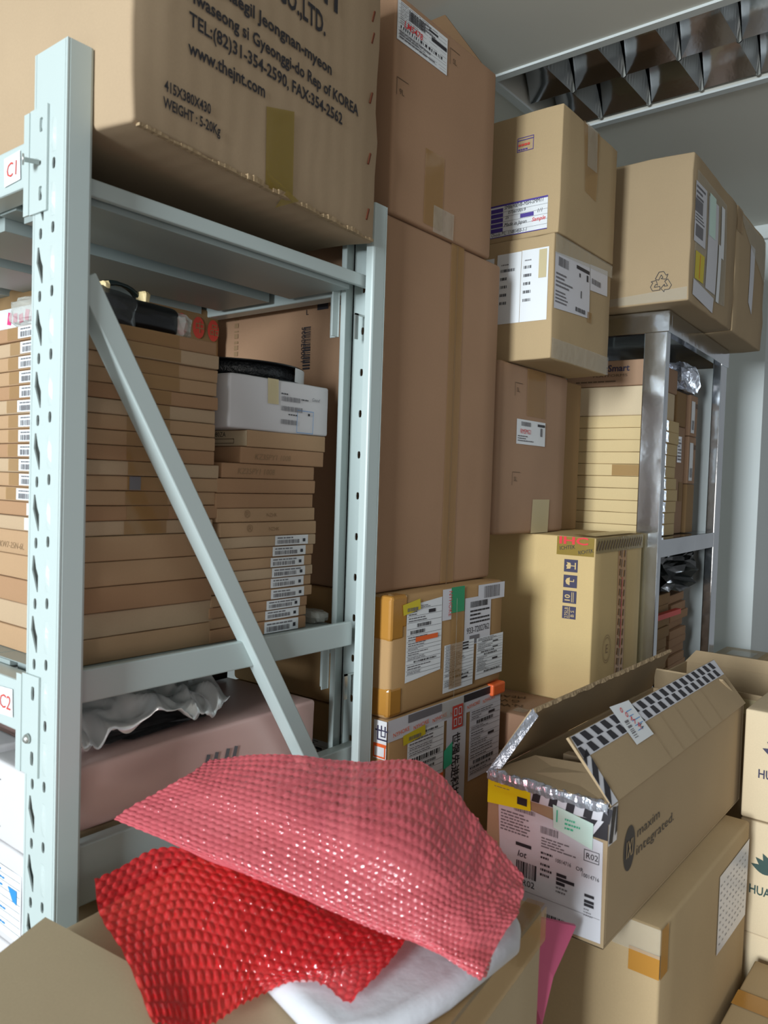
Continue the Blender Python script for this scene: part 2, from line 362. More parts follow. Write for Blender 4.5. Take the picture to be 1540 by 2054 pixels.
def post_mesh(H_, zphase, flip=False):
    """web in the YZ plane at x=0 facing -X, flanges running to +X; near flange at y=0"""
    holes = []; emb = []
    z = zphase
    pit = .0745
    while z < H_-.03:
        a = .055
        if z > .5:
            holes.append([(a+.0065, z+.022), (a+.0085, z+.004), (a+.003, z-.007), (a-.004, z-.022), (a-.0065, z-.022), (a-.0065, z-.002), (a-.0015, z+.007), (a+.003, z+.022)])
            holes.append(oval(a, z-.037, .0036, .0068)); holes.append(oval(.027, z-.0335, .0036, .0068))
        emb.append(z); z += pit
    v, f = holed_plate(PW, H_, holes, PT)
    q = MB(); q.add([(-p[2]+PT/2, PW-p[0] if flip else p[0], p[1]) for p in v], f)
    rr_ = .004
    def strip(pts):  # closed thin profile extruded
        n_ = len(pts); q.add([(x, y, 0) for x, y in pts]+[(x, y, H_) for x, y in pts], [(i, (i+1) % n_, n_+(i+1) % n_, n_+i) for i in range(n_)]+[tuple(range(n_))[::-1], tuple(range(n_, 2*n_))])
    # near flange + lip, far flange + lip (with rounded outside corners)
    strip([(0, .0045), (0, rr_), (.0012, .0012), (rr_, 0), (PD-.004, 0), (PD-.001, .001), (PD, .004), (PD, .016), (PD-PT, .016), (PD-PT, PT), (rr_, PT), (PT, .0045)])
    strip([(0, PW-.0045), (PT, PW-.0045), (PT, PW-PT), (PD-PT, PW-PT), (PD-PT, PW-.013), (PD, PW-.013), (PD, PW-.004), (PD-.001, PW-.001), (PD-.004, PW), (rr_, PW), (.0012, PW-.0012), (0, PW-rr_)])
    for z in emb:  # pressed ribs
        if z < .5: continue
        N = 6; vv = []; ff = []
        for i in range(N+1):
            zz = z-.02+.04*i/N; d = .0022*math.sin(math.pi*i/N)+.0002
            vv += [(0.0, (PW-.0225) if flip else .0225, zz), (-d, PW-.026 if flip else .026, zz), (-d, PW-.029 if flip else .029, zz), (0.0, PW-.0325 if flip else .0325, zz)]
        for i in range(N):
            for j in range(3): a = i*4+j; ff.append((a, a+4, a+5, a+1))
        q.add(vv, ff)
    return q
posts = []
pm = post_mesh(2.0, .034); P0 = pm.build('post', 'steel', rack)
P0.location = (0, 0, 0)
def cp(o, loc, rot=(0, 0, 0), parent=None, name=None):
    c = o.copy(); C.objects.link(c); c.parent = parent or o.parent; c.location = loc; c.rotation_euler = rot; return c
pm = post_mesh(2.0, .034, True)
pm2 = MB(); pm2.v = [(-x, y, z) for x, y, z in pm.v]; pm2.f = [f[::-1] for f in pm.f]; pm2.m = pm.m
Pm = pm2.build('post', 'steel', rack); Pm.location = (RX1-RX0, 0, 0); Pm.scale = (1, 1, 1.978/2.0)
cp(P0, (0, RY1-RY0-PW, 0)); cp(Pm, (RX1-RX0, RY1-RY0-PW, 0))
def beam(x0, x1, z0, z1, y0=PW+.0, y1=RY1-RY0-PW, lip=0):
    q = MB(); q.box((x0, y0, z0), (x1, y1, z1)); 
    if lip: q.box((x0+.006, y0, z0-.016), (x1, y1, z0))
    return q.build('beam', 'steel', rack, bevel=.0025)
BW = RX1-RX0
b1 = beam(.002, .034, 1.850, 1.905); b2 = beam(.002, .034, 1.170, 1.235)
b3 = beam(BW-.034, BW-.002, 1.828, 1.858); b4 = beam(BW-.034, BW-.002, 1.188, 1.236)
def hook(par, zc, x, face, dy, parent_off=(0, 0, 0)):
    # L-shaped hook plate riveted over the post's web
    holes = [oval(.026, .035, .004, .014), oval(.026, .165, .004, .014)]
    holes = [[(x_, y_*.62) for x_, y_ in h] for h in holes]
    v, f = holed_plate(.040, .124, holes, .0025)
    q = MB(); q.add([(x+face*(.0016+p[2]), dy-p[0], zc-.082+p[1]) for p in v], [f_ if face < 0 else f_ for f_ in f])
    q.box((x+face*.003-.0012, dy-.0005, zc-.082), (x+face*.003+.0012, dy+.012, zc+.040))
    return q.build('hook_plate', 'steel', par)
hook(b1, 1.892, 0, -1, PW+.004); hook(b2, 1.208, 0, -1, PW+.004)
for zc, par in ((1.83, b3), (1.20, b4)):
    q = MB(); q.box((BW-.052, PW+.001, zc-.075), (BW-.036, PW+.0035, zc+.035)); q.box((BW-.037, PW-.0, zc-.075), (BW-.034, PW+.02, zc+.035)); q.build('hook_plate', 'steel', par, bevel=.0008)
def lathe(profile, n=20, axis='z'):
    v = []; f = []; k = len(profile)
    for i in range(n):
        a = 2*math.pi*i/n
        for r_, h in profile: v.append((r_*math.cos(a), r_*math.sin(a), h))
    for i in range(n):
        for j in range(k-1): a = i*k+j; b = ((i+1) % n)*k+j; f.append((a, b, b+1, a+1))
    return v, f
# nail-like bolt through the upper hook plate, dome bolt on the lower one
v, f = lathe([(0, 0), (.0028, 0), (.0028, .016), (.0065, .0165), (.0065, .0185), (0, .019)])
o = mesh('bolt', v, f, rack, 'zinc', True); o.location = (-.004, .053, 1.868); o.rotation_euler = (0, R(-90), R(-25)); o['label'] = 'round-headed pin sticking out'
v, f = lathe([(0, .006), (.003, .0056), (.0055, .003), (.0065, 0), (0, 0)])
o = mesh('bolt', v, f, rack, 'zinc', True); o.location = (-.004, .060, 1.171); o.rotation_euler = (0, R(-90), 0); o['label'] = 'domed bolt head'
# hooks seen inside the right post
for z in (1.795, 1.155):
    q = MB(); q.box((BW-.03, .040, z-.045), (BW-.022, .0425, z)); q.box((BW-.03, .040, z-.003), (BW-.006, .0435, z)); q.build('safety_clip', 'zinc', rack)
# shelf number cards
for z, txt_, ww in ((1.878, 'C1', 1), (1.203, 'C2', 0)):
    s = Sheet(o=(-.0005+.002, PW+.075, z-.018), u=(0, -1, 0), v=(0, 0, 1))
    s.rect(0, 0, .041, .036, 'paper', .001, rot=3); s.text(txt_, .006, .009, .018, 'redp', l=.0016, bold=.0, slant=.05)
    s.build('shelf_card', rack, 'white card handwritten '+txt_)
# end-frame side ties and the diagonal brace
q = MB(); q.box((PD-.004, .022, 1.838), (BW-.006, .032, 1.859)); q.build('side_tie', 'steel', rack, bevel=.002)
q = MB(); q.box((PD-.004, .022, 1.212), (BW-.034, .032, 1.254)); q.build('side_tie', 'steel', rack, bevel=.002)
q = MB(); q.box((PD-.004, .022, .952), (BW-.004, .045, 1.030)); q.build('side_tie', 'steel', rack, bevel=.002)
def bar(p0, p1, w_, d_, name, m, parent, nrm=(0, -1, 0)):
    p0, p1 = Vector(p0), Vector(p1); x = (p1-p0).normalized(); n_ = Vector(nrm); y = n_.cross(x).normalized(); n_ = x.cross(y)
    q = MB(); mt = Matrix.Translation(p0) @ Matrix((x, y, n_)).transposed().to_4x4()
    q.box((0, -w_/2, -d_/2), ((p1-p0).length, w_/2, d_/2), 0, mt); return q.build(name, m, parent, bevel=.002)
bar((.032, .020, 1.735), (.46, .020, 1.025), .028, .030, 'diagonal_brace', 'steel', rack)
# decks: folded steel panels laid front to back
for zt in (1.858, 1.2425):
    yy = .035
    while yy < RY1-RY0-.1:
        q = MB(); w_ = .20
        q.box((.035, yy, zt-.0015), (BW-.035, yy+w_-.003, zt)); q.box((.045, yy+.004, zt-.026), (BW-.050, yy+.150, zt-.002)); q.box((.035, yy+.152, zt-.010), (BW-.035, yy+w_-.003, zt-.002))
        q.build('shelf_panel', 'deck', rack, bevel=.002); yy += w_
q = MB(); q.box((.036, PW, .56), (BW-.036, RY1-RY0-PW, .585)); q.build('shelf_panel', 'deck', rack)
beam(.002, .034, .53, .590); beam(BW-.034, BW-.002, .53, .590)

# ------------------------------------------------------------------ big printed carton on the rack's top shelf
t = carton('large printed carton with company address, overhanging the end of the top rack shelf', (.529, .808, 1.906), (.512, .40, .43), 'cJ', 6.0, bulge=.003, crush=.005, r=.006, seed=3)
s = sh(t, 'ny', .003); ft = .0019
for tx, a, b, h, wd, rot in (('CO.,LTD.', .250, .262, .030, .112, 1.5), ('Seogunaegil Jeongnan-myeon', .088, .209, .0165, .292, 1.2), ('Hwaseong si Gyeonggi-do Rep of KOREA', .084, .176, .0165, .372, 1.2),
                             ('TEL:(82)31-354-2590, FAX:354-2562', .090, .147, .0165, .322, 1.1), ('www.thejnt.com', .090, .113, .0165, .140, 2), ('415X380X430', .054, .053, .0125, .076, 1.5), ('WEIGHT : 5-20Kg', .053, .033, .0125, .095, 1)):
    s.text(tx, a-.006, b, h, 'ink', width=wd, rot=rot, bold=.022, l=ft)
s.text('JNT', .30, .315, .06, 'ink', width=.10, bold=.03, l=ft)
s.build('printed_text', t, 'dark printed address lettering')
s = sh(t, 'ny', .003); s.quad(((.232, .0), (.292, .0), (.288, .125), (.228, .108)), 'tapey', .0016); s.build('tape', t, 'yellowed tape strip')
q = MB()
for b in (.327, .230, .131, .040, .362): q.box((.486, -.0026, b-.011), (.489, -.0006, b+.009), 0, Matrix.Translation((0, 0, 0)) @ Matrix.Translation((.4875, 0, b)) @ Matrix.Rotation(R(18), 4, 'Y') @ Matrix.Translation((-.4875, 0, -b)))
q.build('staples', mat('rusty_staple', '#6d3a26', rough=.6, metal=.5), t)
# torn lower edge and peeling tape end
q = MB(); N = 46
for i in range(N):
    x = .012+i*.0107; d = .0015+.011*abs(noise.noise(Vector((x*17, 1, 2)))); q.box((x, -.001-d*.45, -.002), (x+.0112, .004, d*.8-.001), 0, Matrix.Rotation(.0, 4, 'X'))
q.build('torn_edge', 'edge', t)
v = [(.228, -.003, .022), (.252, -.006, .012), (.294, -.012, -.002), (.290, .03, -.006), (.262, -.016, .003)]
mesh('tape', v, [(0, 4, 1), (4, 2, 1), (4, 3, 2)], t, 'tapey')

# ------------------------------------------------------------------ pile right beside the rack
t = carton('tall carton lying on its side, standing right behind the rack on the label-covered parcel', (1.106, .890, 1.297), (.402, .60, .683), 'cT', bulge=.002, seed=5, r=.008, crush=.001)
s = sh(t, 'ny'); s.rect(.205, .003, .252, .682, 'tape', .0013); s.rect(.226, .0, .2285, .68, 'inkf', .0016); s.build('tape', t, 'clear tape down the flap seam')
s = sh(t, 'nx'); OF = -.02
s.bars(.423+OF, .417, .442+OF, .502, 'ink', 26, .002, 5, vert=False)
s.text('3000E0001', .418+OF, .500, .011, 'ink', rot=-90, l=.002, width=.068); s.text('L', .428+OF, .522, .010, 'ink', l=.002)
s.rect(.458+OF, .528, .486+OF, .560, 'ink', .002); s.frame(.492+OF, .532, .520+OF, .566, .0015, 'ink', .002); s.text('G', .500+OF, .545, .018, 'ink', l=.002); s.frame(.525+OF, .532, .555+OF, .566, .0012, 'ink', .002); s.rect(.536+OF, .52, .538+OF, .575, 'ink', .002, rot=-30)
s.bars(.2, .44, .212, .56, 'inkf', 14, .0015, 3, vert=False)
s.build('printed_text', t, 'black printed bar code and handling marks')
t = carton('upper tall carton nearly touching the ceiling, with white waybill marked in red', (1.108, .885, 1.981), (.345, .58, .385), 'cT', bulge=.002, seed=6, r=.006)
s = sh(t, 'ny'); s.waybill(.002, .303, .158, .372, 11); s.rect(.002, .303, .158, .372, 'paper', .0014); s.lines(.075, .352, .118, .368, 3, 'ink2', 3, .002); s.bars(.035, .349, .085, .366, 'ink', 20, .002, 3); s.rect(.105, .345, .155, .352, 'ink', .002); s.lines(.008, .308, .12, .322, 3, 'ink2', 9, .002)
s.text('LM5478', .020, .331, .012, 'red', l=.0022, slant=.2, bold=.006)
s.build('shipping_label', t, 'white waybill with red handwriting')
s = sh(t, 'ny')
for a, b in ((.006, .238), (.168, .360)):
    s.rect(a, b, a+.034, b+.0012, 'inkb', .0012); s.rect(a, b-.03, a+.0012, b, 'inkb', .0012)
s.text('9L', .014, .212, .010, 'inkb', l=.0012); s.text('SL', .178, .335, .010, 'inkb', l=.0012); s.build('printed_text', t)
s = sh(t, 'ny'); s.rect(.098, .008, .16, .146, 'tape', .0013); s.rect(.13, .0, .20, .05, 'tapeg', .0017); s.build('tape', t)
mesh('box_flap', [(.340, .012, .384), (.340, .570, .384), (.340, .52, .550), (.340, .135, .550), (.345, .012, .384), (.345, .570, .384), (.345, .52, .550), (.345, .135, .550)], [(0,3,2,1), (4,5,6,7), (0,1,5,4), (1,2,6,5), (2,3,7,6), (3,0,4,7)], t, card('cardboard_inside_dark', '#6e553c'))
# label-covered parcel
t = carton('parcel covered in waybills with green tape, under the tall carton', (1.106, .852, 1.074), (.400, .42, .222), 'cG', bulge=.001, seed=8, r=.009, crush=.0015)
s = sh(t, 'ny', .001)
s.waybill(.046, .058, .160, .200, 21, skew=.008, dense=2); s.rect(.074, .131, .146, .140, 'orange', .0022); s.build('shipping_label', t, 'white waybill with orange stripe')
s = sh(t, 'ny', .001); s.rect(.032, .188, .086, .208, 'yellow', .0026, rot=8); s.bars(.045, .190, .078, .197, 'ink2', 14, .003); s.build('sticker', t, 'yellow sticker')
s = sh(t, 'ny', .001); s.rect(.292, .185, .400, .219, 'paperl', .0015); s.bars(.315, .190, .380, .215, 'ink2', 20, .002, 4); s.build('shipping_label', t)
s = sh(t, 'ny', .001); s.rect(.242, .098, .345, .196, 'paperl', .0011); s.bars(.262, .175, .33, .187, 'ink', 30, .0018, 8); s.lines(.262, .14, .34, .172, 4, 'ink', 5, .0018); s.text('933-7202762', .250, .122, .0125, 'ink', l=.002, width=.088, rot=1); s.rect(.262, .1, .3, .117, 'ink2', .0018); s.build('shipping_label', t, 'white label numbered 933-7202762')
s = sh(t, 'ny', .001); s.waybill(.170, .015, .280, .110, 25, pm='paper', dense=2, l=.002); s.build('shipping_label', t)
s = sh(t, 'ny', .001); s.waybill(.290, .021, .400, .108, 27, pm='paper', dense=2, l=.002); s.build('shipping_label', t)
s = sh(t, 'ny', .001); s.rect(.190, .172, .238, .223, 'green', .0022); s.build('tape', t, 'green tape patch')
s = sh(t, 'ny', .001); s.rect(.160, .160, .192, .221, 'paperl', .0019); s.text('NYHOKE', .181, .217, .012, 'redp', rot=-90, l=.0026, width=.05); s.rect(.19, .02, .235, .172, 'tape', .0029); s.rect(.208, .0, .2105, .2, 'tapeg', .0032); s.build('tape', t, 'pale tape strip over the seam')
q = MB(); 
for z0, z1 in ((.0, .058), (.138, .2215)): q.box((-.0012, -.0012, z0+.002), (.040, .05, z1-.002))
q.box((.0, -.0011, .16), (.05, .03, .2225)); q.build('tape', 'tapeb', t, bevel=.006)
# strip-taped parcel below
t = carton('parcel with white printed packing tape and red box emblem, bottom of its pile', (1.106, .852, .60), (.402, .42, .472), 'cG', bulge=.001, seed=9, r=.008, crush=.0015)
s = sh(t, 'ny', .001); B = .2
s.rect(.0, .232+B, .40, .2715+B, 'paperl', .0012)
for k in range(6): s.text('NYHOKE', .015+.062*k, .238+B, .008, 'orange', l=.002, rot=4, width=.05)
s.rect(.06, .255+B, .17, .270+B, 'ink2', .0019); s.rect(.25, .255+B, .36, .270+B, 'ink', .0019); s.rect(.17, .237+B, .25, .270+B, 'tapeg', .0024); s.build('tape', t, 'white packing tape with red print along the top')
s = sh(t, 'ny', .001); s.rect(.19, .0, .262, .235+B, 'paperl', .0014)
s.rect(.208, .209+B, .247, .256+B, 'redp', .0026)
for (a, b, h) in ((.213, .235, .016), (.230, .235, .016), (.213, .214, .016), (.230, .214, .016)): s.frame(a, b+B, a+.012, b+B+h, .0022, 'paperl', .0031)
s.text('世强先进科技', .213, .200+B, .022, 'ink', rot=-90, l=.002, bold=.02, width=.135); s.build('tape', t, 'white vertical tape strip with red emblem and black characters')
s = sh(t, 'ny', .001); s.waybill(.060, .09+B, .180, .232+B, 31, skew=.002, dense=1.4, l=.0018); s.rect(.150, .122+B, .180, .132+B, 'orange', .0028); s.rect(.045, .219+B, .115, .238+B, 'yellow', .0028, rot=5); s.bars(.062, .222+B, .10, .229+B, 'ink2', 12, .0032); s.build('shipping_label', t, 'waybill with yellow sticker')
s = sh(t, 'ny', .001); s.waybill(.275, .085+B, .400, .232+B, 33, pm='paperl', dense=2, l=.0018); s.build('shipping_label', t)
s = sh(t, 'ny', .001); s.quad(((.182, .135+B), (.212, .14+B), (.212, .185+B), (.182, .172+B)), 'teal', .0021); s.build('sticker', t)
s = sh(t, 'nx', .001); a0 = .39
s.rect(a0, .200+B, .4195, .270+B, 'paper', .0012); s.text('世', a0+.002, .235+B, .022, 'navy', l=.0016, bold=.01, rot=0); s.rect(a0, .222+B, .4195, .228+B, 'orange', .0017); s.frame(a0, .202+B, a0+.028, .226+B, .003, 'orange', .0017)
s.build('tape', t, 'white tape end with dark character'); 
s = sh(t, 'nx', .001); s.waybill(.20, .05+B, .28, .20+B, 35, pm='paperl', dense=2); s.build('shipping_label', t)
q = MB(); q.box((.355, -.009, .448), (.408, .03, .4735)); q.build('tape', 'orange', t, bevel=.004)
# labels on the left side of the top parcel, seen through the rack
# (its own sheet of print)

# ------------------------------------------------------------------ second pile
t = carton('carton topped by the ceiling lamp, with purple-bordered handwritten label and clear tape', (1.615, .81, 2.068), (.308, .30, .283), 'cS', bulge=.003, r=.003, seed=12, crush=.0015)
s = sh(t, 'nx', .003); a0, a1, b0, b1 = .125, .272, .012, .086
s.rect(a0, b0, a1, b1, 'paper', .0012); s.rect(a0, b1-.004, a1, b1, 'purple', .0018); s.rect(a0, b0, a1, b0+.0018, 'purple', .0018)
for k in range(6):
    y = b1-.016-k*.0112
    if k != 5: s.rect(a0+.002, y-.001, a0+.034, y+.0078, 'purple', .0018)
    s.rect(a0, y-.002, a1, y-.0014, 'ink2', .0016)
s.rect(a0+.079, .047, a0+.113, .056, 'purple', .0018)
s.text('SM8690EVB-MSH-SMM11', a0+.037, .073, .0085, 'ink', width=.098, rot=1, l=.002, slant=.15); s.text('075610019', a0+.047, .0615, .0075, 'ink', width=.045, l=.002, slant=.15)
s.text('25', a0+.040, .051, .0065, 'ink', l=.002, slant=.2); s.text('1/1', a0+.120, .052, .0085, 'ink2', l=.002, slant=.2); s.text('Made in Japan', a0+.037, .034, .0085, 'ink', width=.058, l=.002, slant=.25)
s.text('Sample', a0+.108, .034, .0085, 'red', width=.034, l=.002, slant=.3, bold=.01); s.text('Onode P/L: 11481450-1-1', a0+.003, .0155, .0078, 'ink', width=.092, l=.002, slant=.2)
s.build('handwritten_label', t, 'white label with purple bars and handwriting')
s = sh(t, 'nx', .003); s.frame(.190, .197, .231, .229, .0012, 'purple', .0016); s.lines(.193, .199, .229, .205, 1, 'purple', 3, .0016); s.lines(.193, .207, .229, .218, 1, 'redp', 5, .0016); s.rect(.19, .222, .231, .2235, 'purple', .0016); s.build('ink_stamp', t, 'small boxed purple ink stamp')
s = sh(t, 'ny', .003); s.quad(((.118, .125), (.180, .118), (.195, .283), (.105, .283)), 'tape', .0014); s.rect(.125, .185, .18, .283, 'tapeg', .002); s.build('tape', t)
t = carton('carton below the purple-labelled one, wearing two white barcode sheets and a grey waybill', (1.598, .81, 1.787), (.318, .30, .276), 'cS', bulge=.003, r=.004, seed=13, crush=.002)
s = sh(t, 'nx', .003)
s.rect(.158, .086, .2205, .246, 'paper', .0012); 
s.rect(.172, .203, .214, .2105, 'paper', .0012)
for k in range(5): s.bars(.169, .204-k*.0185, .205 if k == 0 else .186, .2105-k*.0185, 'ink', 16 if k == 0 else 8, .002, k+2)
s.lines(.17, .218, .2, .224, 1, 'ink2', 4, .002); s.build('barcode_sheet', t, 'white barcode sheet, left')
s = sh(t, 'nx', .003); s.rect(.2215, .086, .288, .247, 'paper', .0012)
for k in range(5): s.bars(.228, .205-k*.0185, .247, .2115-k*.0185, 'ink', 8, .002, k+12)
s.lines(.23, .221, .255, .227, 1, 'ink2', 4, .002); s.rect(.265, .18, .284, .243, 'masking', .0022); s.build('barcode_sheet', t, 'white barcode sheet, right')
s = sh(t, 'nx', .003); s.rect(.10, .19, .150, .240, 'paper', .0012); s.build('barcode_sheet', t)
s = sh(t, 'ny', .003); s.quad(((.006, .112), (.186, .120), (.184, .248), (.004, .235)), 'paperl', .0012); s.bars(.020, .208, .070, .228, 'ink2', 22, .002, 5); s.rect(.110, .222, .180, .230, 'ink', .002); s.rect(.125, .205, .131, .214, 'ink', .002); s.rect(.165, .203, .174, .218, 'ink', .002)
s.lines(.01, .16, .09, .195, 4, 'ink2', 3, .002); s.lines(.01, .125, .09, .155, 4, 'ink2', 8, .002); s.bars(.11, .124, .165, .134, 'ink', 16, .002, 6); s.rect(.135, .158, .139, .175, 'ink', .002); s.build('shipping_label', t, 'grey-white waybill')
s = sh(t, 'ny', .003); s.quad(((.187, .188), (.292, .194), (.290, .256), (.185, .249)), 'paperl', .0014); s.bars(.195, .205, .25, .218, 'ink2', 16, .0022, 6); s.build('shipping_label', t)
s = sh(t, 'ny', .003); s.rect(.002, .002, .317, .046, 'tapeg', .0014); s.rect(.175, .11, .20, .135, 'tape', .0017); s.quad(((.002, .232), (.317, .245), (.317, .275), (.002, .275)), 'tapeg', .0022); s.build('tape', t)
t = carton('brown carton with small white label and red writing, under the barcode-sheet carton', (1.545, .905, 1.388), (.350, .34, .396), 'cR', bulge=.004, r=.010, seed=14, crush=.001)
s = sh(t, 'ny', .004); s.rect(.080, .212, .222, .270, 'paper', .0012); s.bars(.1, .255, .145, .265, 'ink2', 18, .002); s.rect(.18, .258, .218, .264, 'ink', .002); s.text('RM5MG1', .095, .237, .011, 'red', l=.0022, slant=.1, width=.05); s.lines(.085, .218, .16, .234, 3, 'ink2', 3, .002); s.rect(.195, .235, .205, .255, 'ink2', .002); s.build('shipping_label', t, 'small white label with red handwriting')
s = sh(t, 'ny', .004)
for b in (.352, .145): s.rect(.068, b, .103, b+.0012, 'inkb', .0014); s.rect(.068, b-.03, .0692, b, 'inkb', .0014); s.text('SL', .076, b-.02, .010, 'inkb', l=.0014)
s.build('printed_text', t)
s = sh(t, 'ny', .004); s.rect(.125, .28, .22, .392, 'tape', .0013); s.rect(.172, .0, .262, .082, 'masking', .0013); s.build('tape', t)
t = carton('darker brown carton half hidden behind the brown one with red writing', (1.90, .93, 1.388), (.13, .30, .395), 'cD', bulge=.001, seed=15)
# printed-tape carton
t = carton('large yellowish carton with handling symbols and printed vertical tape beside the steel cabinet', (1.752, .752, .80), (.325, .42, .585), 'cY', 1.5, bulge=.003, r=.004, seed=16, crush=.001)
SY = .42; Z = .08
s = sh(t, 'nx', .003); a = SY-.075
def blk(s, a, b, w_=.034, h_=.030): s.rect(a, b, a+w_, b+h_, 'navy', .0016)
for k in range(4): blk(s, a, .50-.0375*k)
g = 'cY'
s.poly([(a+.006, .523), (a+.016, .522), (a+.018, .515), (a+.016, .508), (a+.006, .507), (a+.008, .511), (a+.005, .515), (a+.009, .519)], g, .0022); s.rect(a+.017, .514, a+.028, .516, g, .0022); s.rect(a+.027, .507, a+.030, .523, g, .0022)
s.poly([(a+.016, .487), (a+.008, .484), (a+.005, .4775), (a+.008, .471), (a+.016, .468)], g, .0022); s.rect(a+.016, .4768, a+.027, .4788, g, .0022); s.rect(a+.025, .4788, a+.027, .483, g, .0022)
s.text('10', a+.018, .4275, .013, g, rot=90, l=.0022, bold=.02); s.rect(a+.022, .428, a+.0235, .452, g, .0022); s.rect(a+.026, .428, a+.0275, .452, g, .0022)
s.text('275LB', a+.015, .389, .009, g, rot=90, l=.0022, width=.026); s.text('B S', a+.030, .392, .009, g, rot=90, l=.0022); s.rect(a+.0175, .389, a+.019, .416, g, .0022)
s.build('printed_symbols', t, 'dark square handling symbols')
s = sh(t, 'nx', .003); s.rect(SY-.096, .540, SY-.002, .584, 'tapey', .0014); s.text('IHC', SY-.092, .567, .017, 'red', bold=.03, l=.0022, width=.075); s.text('ICHTEK', SY-.088, .551, .009, 'ink', l=.0022, width=.04, rot=8); s.text('RICHTEK', SY-.040, .543, .009, 'ink', l=.0022, width=.038, rot=12); s.build('tape', t, 'printed yellow tape on the top edge')
s = sh(t, 'ny', .003); s.rect(.148, .02, .205, .584, 'tapeb', .0012)
for k in range(22): s.rect(.158, .035+k*.025, .163, .052+k*.025, 'inkb', .002, rot=-12); s.rect(.190, .03+k*.025, .195, .047+k*.025, 'inkb', .002, rot=-12); s.rect(.170, .03+k*.025, .173, .05+k*.025, 'inkb', .002, rot=-12)
s.rect(.176, .30, .181, .48, 'redp', .0018); s.rect(.0, .548, .325, .584, 'tapey', .0022)
for k in range(18): s.rect(.008+k*.0175, .553, .014+k*.0175, .579, 'inkb', .0027, rot=-35)
s.build('tape', t, 'dark printed tape down the narrow side')
s = sh(t, 'ny', .003)
for rr2 in (.035, .029):
    N = 28
    for i in range(N):
        a1_, a2_ = 2*math.pi*i/N, 2*math.pi*(i+1)/N; p1 = (.09+rr2*.75*math.cos(a1_), .31+rr2*math.sin(a1_)); p2 = (.09+rr2*.75*math.cos(a2_), .31+rr2*math.sin(a2_)); p3 = (.09+(rr2-.0013)*.75*math.cos(a2_), .31+(rr2-.0013)*math.sin(a2_)); p4 = (.09+(rr2-.0013)*.75*math.cos(a1_), .31+(rr2-.0013)*math.sin(a1_))
        s.poly([p1, p2, p3, p4][::-1], 'inkf', .0012)
s.text('E', .082, .30, .022, 'inkf', l=.0014); s.build('printed_text', t, 'faint oval paper-maker stamp')
s = sh(t, 'top', .001); s.rect(.0, .0, .325, .055, 'tapey', .0045); s.build('tape', t)

# small carton between the two piles
t = carton('small carton stencilled G.W. and MEAS beside the parcel pile', (1.552, .797, .905), (.185, .22, .087), 'cR', bulge=.001, seed=17)
s = sh(t, 'top', .001); s.text('N.W', .075, .060, .020, 'inkb', rot=118, l=.0015); s.text('G.W', .105, .085, .020, 'inkb', rot=118, l=.0015); s.text('MEAS', .145, .09, .020, 'inkb', rot=118, l=.0015); s.rect(.02, .03, .05, .06, 'tapeg', .0014); s.build('printed_text', t, 'brown stencilled letters')
t = carton('pale carton under the small stencilled one', (1.552, .800, .60), (.185, .22, .304), 'cP3', bulge=.001, seed=18)

# ------------------------------------------------------------------ stainless cabinet
t = thing('steel_cabinet', 'open stainless steel cabinet by the wall with two loaded shelves', 'cabinet', (2.10, .725, 0), 3.0)
CW, CD, CH = .70, .42, 1.978
q = MB()
def cpost(x, y, w_=.062, d_=.030):
    q = MB(); q.box((x, y, 0), (x+d_, y+w_, CH)); return q.build('corner_post', 'inox', t, bevel=.003)
cpost(0, 0); cpost(0, CD-.062); q = MB(); q.box((CW-.075, 0, 0), (CW, .028, CH)); q.build('corner_post', 'inox', t, bevel=.003); q = MB(); q.box((CW-.075, CD-.028, 0), (CW, CD, CH)); q.build('corner_post', 'inox', t, bevel=.003)
q = MB(); q.box((-.003, -.003, CH-.060), (CW+.003, CD+.003, CH-.004)); q2 = MB()
q2.box((-.004, -.004, CH-.056), (.022, CD+.004, CH)); q2.box((.022, -.004, CH-.056), (CW, .02, CH)); q2.box((.0, .0, CH-.008), (CW, CD, CH-.002)); q2.box((.018, CD-.01, CH-.056), (CW, CD+.004, CH)); q2.box((CW-.004, -.004, CH-.056), (CW+.004, CD+.004, CH)); q2.build('cabinet_top', 'inox', t, bevel=.0015)
q = MB(); q.box((.03, CD-.006, .02), (CW-.03, CD, CH-.06)); q.build('back_panel', 'inox', t)
for z in (1.368, .80):
    q = MB(); q.box((.002, .004, z-.006), (CW-.004, CD-.006, z)); q.box((.03, .001, z-.048), (CW-.02, .012, z)); q.box((.002, .06, z-.048), (.012, CD-.06, z)); q.build('shelf', 'inox', t, bevel=.0012)
q = MB(); q.box((CW-.006, .03, .82), (CW, CD-.03, CH-.06)); q.build('side_panel', 'wall', t)
